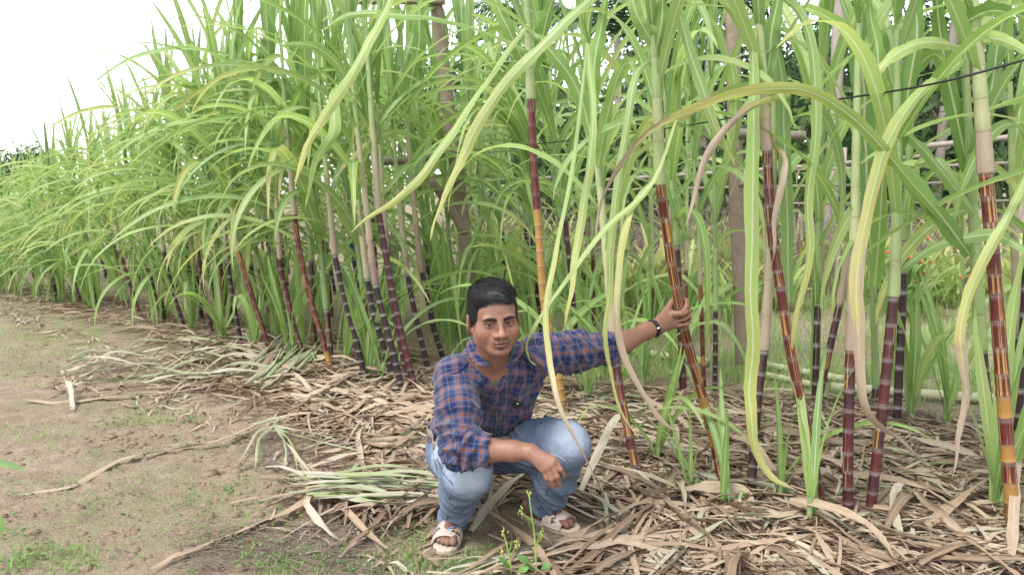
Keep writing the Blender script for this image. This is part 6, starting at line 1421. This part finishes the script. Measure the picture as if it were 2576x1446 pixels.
# grass and small weeds
def grass(name, zones, label, hmul=1.0, hue=(.25, .8), wmul=1.0):
    it = []
    for (a, b, c, h) in zones:
        k = 0
        while k < c:
            cx_, cy_ = RG.uniform(a[0], b[0]), RG.uniform(a[1], b[1]); g0 = on_gnd(cx_, cy_)
            for _ in range(int(RG.uniform(4, 14))):
                p = g0 + [RG.normal() * .035 * hmul, RG.normal() * .035 * hmul, 0]; k += 1
                if not away_from_feet(np.array([p[0]]), np.array([p[1]]), .075): continue
                it.append((p, RG.uniform(0, 6.28), h * RG.uniform(.4, 1.2), RG.uniform(.0016, .0036) * wmul, RG.uniform(.2, 1.2), RG.uniform(*hue)))
    k = len(it); m = 4; tt = np.linspace(0, 1, m); V = np.zeros((k, m, 2, 3)); C = np.zeros((k, m * 2, 4))
    for i, (p, az, h, w, bend, hu) in enumerate(it):
        th = bend * tt ** 1.3; d = np.array([math.cos(az), math.sin(az)]); r = np.cumsum(np.sin(th)) * h / m; z = np.cumsum(np.cos(th)) * h / m; z -= z[0]; r -= r[0]
        ww = w * (1 - tt * .9)
        for q, sg in enumerate((-1, 1)):
            V[i, :, q, 0] = p[0] + d[0] * r - d[1] * sg * ww; V[i, :, q, 1] = p[1] + d[1] * r + d[0] * sg * ww; V[i, :, q, 2] = p[2] + z
        C[i] = (.12, hu, RG.rand(), 1)
    base = np.array([(2 * i, 2 * i + 1, 2 * i + 3, 2 * i + 2) for i in range(m - 1)]); F = (base[None] + (np.arange(k) * m * 2)[:, None, None]).reshape(-1, 4)
    me = np_mesh(name, V.reshape(-1, 3), F, [M_LEAF_A]); set_attr(me, 'lcol', C.reshape(-1, 4))
    uv = np.tile(np.stack([np.tile([.2, .8], m), np.repeat(tt, 2)], 1), (k, 1)); me.uv_layers.new(name='luv'); me.uv_layers['luv'].data.foreach_set('uv', uv[F.reshape(-1)].reshape(-1).astype(np.float32))
    tag(obj(name, me), label, 'grass', kind='stuff')
grass('ground_grass', [((-20, 800), (260, 900), 1900, .045), ((0, 900), (120, 980), 250, .04), ((280, 1030), (500, 1075), 700, .04), ((0, 1060), (200, 1120), 220, .045), ((100, 1120), (700, 1330), 600, .035), ((0, 1380), (230, 1446), 350, .05), ((660, 1400), (1300, 1446), 900, .045), ((1080, 1390), (1350, 1446), 500, .05), ((960, 1330), (1100, 1400), 300, .05), ((1330, 1390), (1700, 1446), 350, .05), ((700, 1000), (1000, 1080), 250, .06), ((1980, 1230), (2200, 1330), 400, .07), ((2200, 1330), (2560, 1446), 250, .07), ((1650, 1100), (2000, 1200), 300, .09)], 'short green grass sprouting in tufts on the bare soil')
grass('meadow_grass', [((1250, 760), (2600, 960), 9000, .15), ((1850, 930), (2600, 1010), 2200, .11), ((1350, 700), (2600, 780), 5000, .22), ((1100, 760), (1300, 900), 1200, .14)], 'green grass of the clearing behind the right-hand canes', 2.2, (.3, .95), 1.9)
# small broad-leaved weeds
wd = MB(); 
for (a, b, c, sz) in [((0, 1200), (760, 1446), 700, .011), ((200, 1000), (620, 1150), 380, .011), ((600, 1380), (1300, 1446), 520, .010), ((900, 960), (1080, 1040), 130, .014), ((1350, 1380), (2500, 1446), 240, .011), ((1500, 960), (2576, 1050), 520, .02), ((0, 1340), (130, 1446), 110, .013), ((2000, 1150), (2300, 1260), 130, .014)]:
    k = 0
    while k < c:
        g0 = on_gnd(RG.uniform(a[0], b[0]), RG.uniform(a[1], b[1]))
        for _ in range(int(RG.uniform(3, 10))):
            k += 1; p = g0 + [RG.normal() * .025, RG.normal() * .025, 0]
            if not away_from_feet(np.array([p[0]]), np.array([p[1]]), .075): continue
            az = RG.uniform(0, 6.28); s_ = sz * RG.uniform(.5, 1.3); d = np.array([math.cos(az), math.sin(az), 0]); n_ = np.array([-d[1], d[0], 0]); z0 = RG.uniform(.004, .035)
            wd.add([p + [0, 0, z0], p + d * s_ * .6 + n_ * s_ * .45 + [0, 0, z0 + .006], p + d * s_ * 1.4 + [0, 0, z0 + RG.uniform(-.003, .008)], p + d * s_ * .6 - n_ * s_ * .45 + [0, 0, z0 + .006]], [(0, 1, 2, 3)])
M_WEED = plain('weed_leaf', (.095, .18, .045), .55, .35, .5, 9, .1)
tag(obj('ground_weeds', wd.mesh('ground_weeds', [M_WEED])), 'tiny broad-leaved weeds dotted over the soil', 'weeds', kind='stuff')
# flowering mustard weeds in front of the man
M_BUD = plain('yellow_bud', (.36, .40, .07), .55, .3, .3, 200, .1)
def mustard(stem, branches, leaves, label):
    root = empty('mustard_weed', on_gnd(stem[0][0], stem[0][1])); Y = root.location[1]
    tag(root, label, 'weed', 'flowering mustard weeds in front of the man')
    sp = catmull([pix(a, b, Y) for a, b in stem], 18); V, F = tube(sp, np.linspace(.0042, .0018, 18), 6); obj('stem', np_mesh('stem', V, F, [M_STEM]), root)
    tips = [sp[-1]]
    for (a, b, c, d) in branches:
        q = catmull([pix(a, b, Y), pix((a + c) / 2 + (c - a) * .12, (b + d) / 2, Y - .01), pix(c, d, Y - .02)], 8); V, F = tube(q, np.linspace(.0024, .0013, 8), 5); obj('branch', np_mesh('branch', V, F, [M_STEM]), root); tips.append(q[-1])
    for tp in tips:
        mb = MB()
        for _ in range(11):
            c_ = tp + RG.normal(size=3) * [.0045, .0045, .009] + [0, 0, -.004]; r = RG.uniform(.0018, .0034); mb.add(np.array(ico) * r * [.8, .8, 1.4] + c_, icf)
        obj('bud_cluster', mb.mesh('bud_cluster', [M_BUD]), root)
    for (a, b, c, d, w_) in leaves:
        q = catmull([pix(a, b, Y), pix((a + c) / 2, (b + d) / 2 - 8, Y - .015), pix(c, d, Y - .03)], 8); sd = np.tile(unit(np.cross(q[-1] - q[0], [0, -.6, .8])), (8, 1))
        me = ribbon(q, sd, w_, .15, prof=lambda t: np.sin(np.clip(t * .95 + .04, 0, 1) * math.pi) ** .7, nx=3, mat=M_WEED, name='leaf', wav=.1); obj('leaf', me, root)
mustard([(1352, 1462), (1348, 1410), (1346, 1360), (1338, 1300), (1330, 1240)], [(1340, 1310, 1310, 1283), (1347, 1375, 1362, 1340)], [(1352, 1440, 1300, 1395, .028), (1350, 1452, 1385, 1420, .034), (1345, 1380, 1370, 1330, .010), (1338, 1335, 1322, 1300, .009)], 'taller yellow budded mustard weed standing in front of the farther foot')
mustard([(1288, 1462), (1283, 1410), (1275, 1370), (1265, 1335)], [(1282, 1400, 1300, 1365), (1284, 1425, 1262, 1385)], [(1287, 1440, 1255, 1400, .020), (1288, 1450, 1330, 1428, .030), (1280, 1390, 1290, 1360, .009)], 'shorter yellow budded mustard weed left of the taller one')
# leaves of a plant reaching in at the left edge
root = empty('broadleaf_weed', on_gnd(-140, 1400)); tag(root, 'blurred green weed poking in at the left edge', 'weed')
Y = 1.75
for (pts, w_) in (([(-160, 1250), (-70, 1180), (0, 1166), (62, 1180)], .020), ([(-160, 1380), (-70, 1335), (-20, 1318), (6, 1336)], .05)):
    q = catmull([pix(a, b, Y) for a, b in pts], 12); me = ribbon(q, np.tile([0, .6, .8], (12, 1)), w_, .12, prof=lambda t: np.sin(np.clip(t * .9 + .08, 0, 1) * math.pi) ** .6, nx=3, mat=M_WEED, name='leaf'); obj('leaf', me, root)
V, F = tube(catmull([on_gnd(-140, 1400), pix(-160, 1290, Y), pix(-165, 1240, Y)], 8), .005, 6); obj('stem', np_mesh('stem', V, F, [M_STEM]), root)
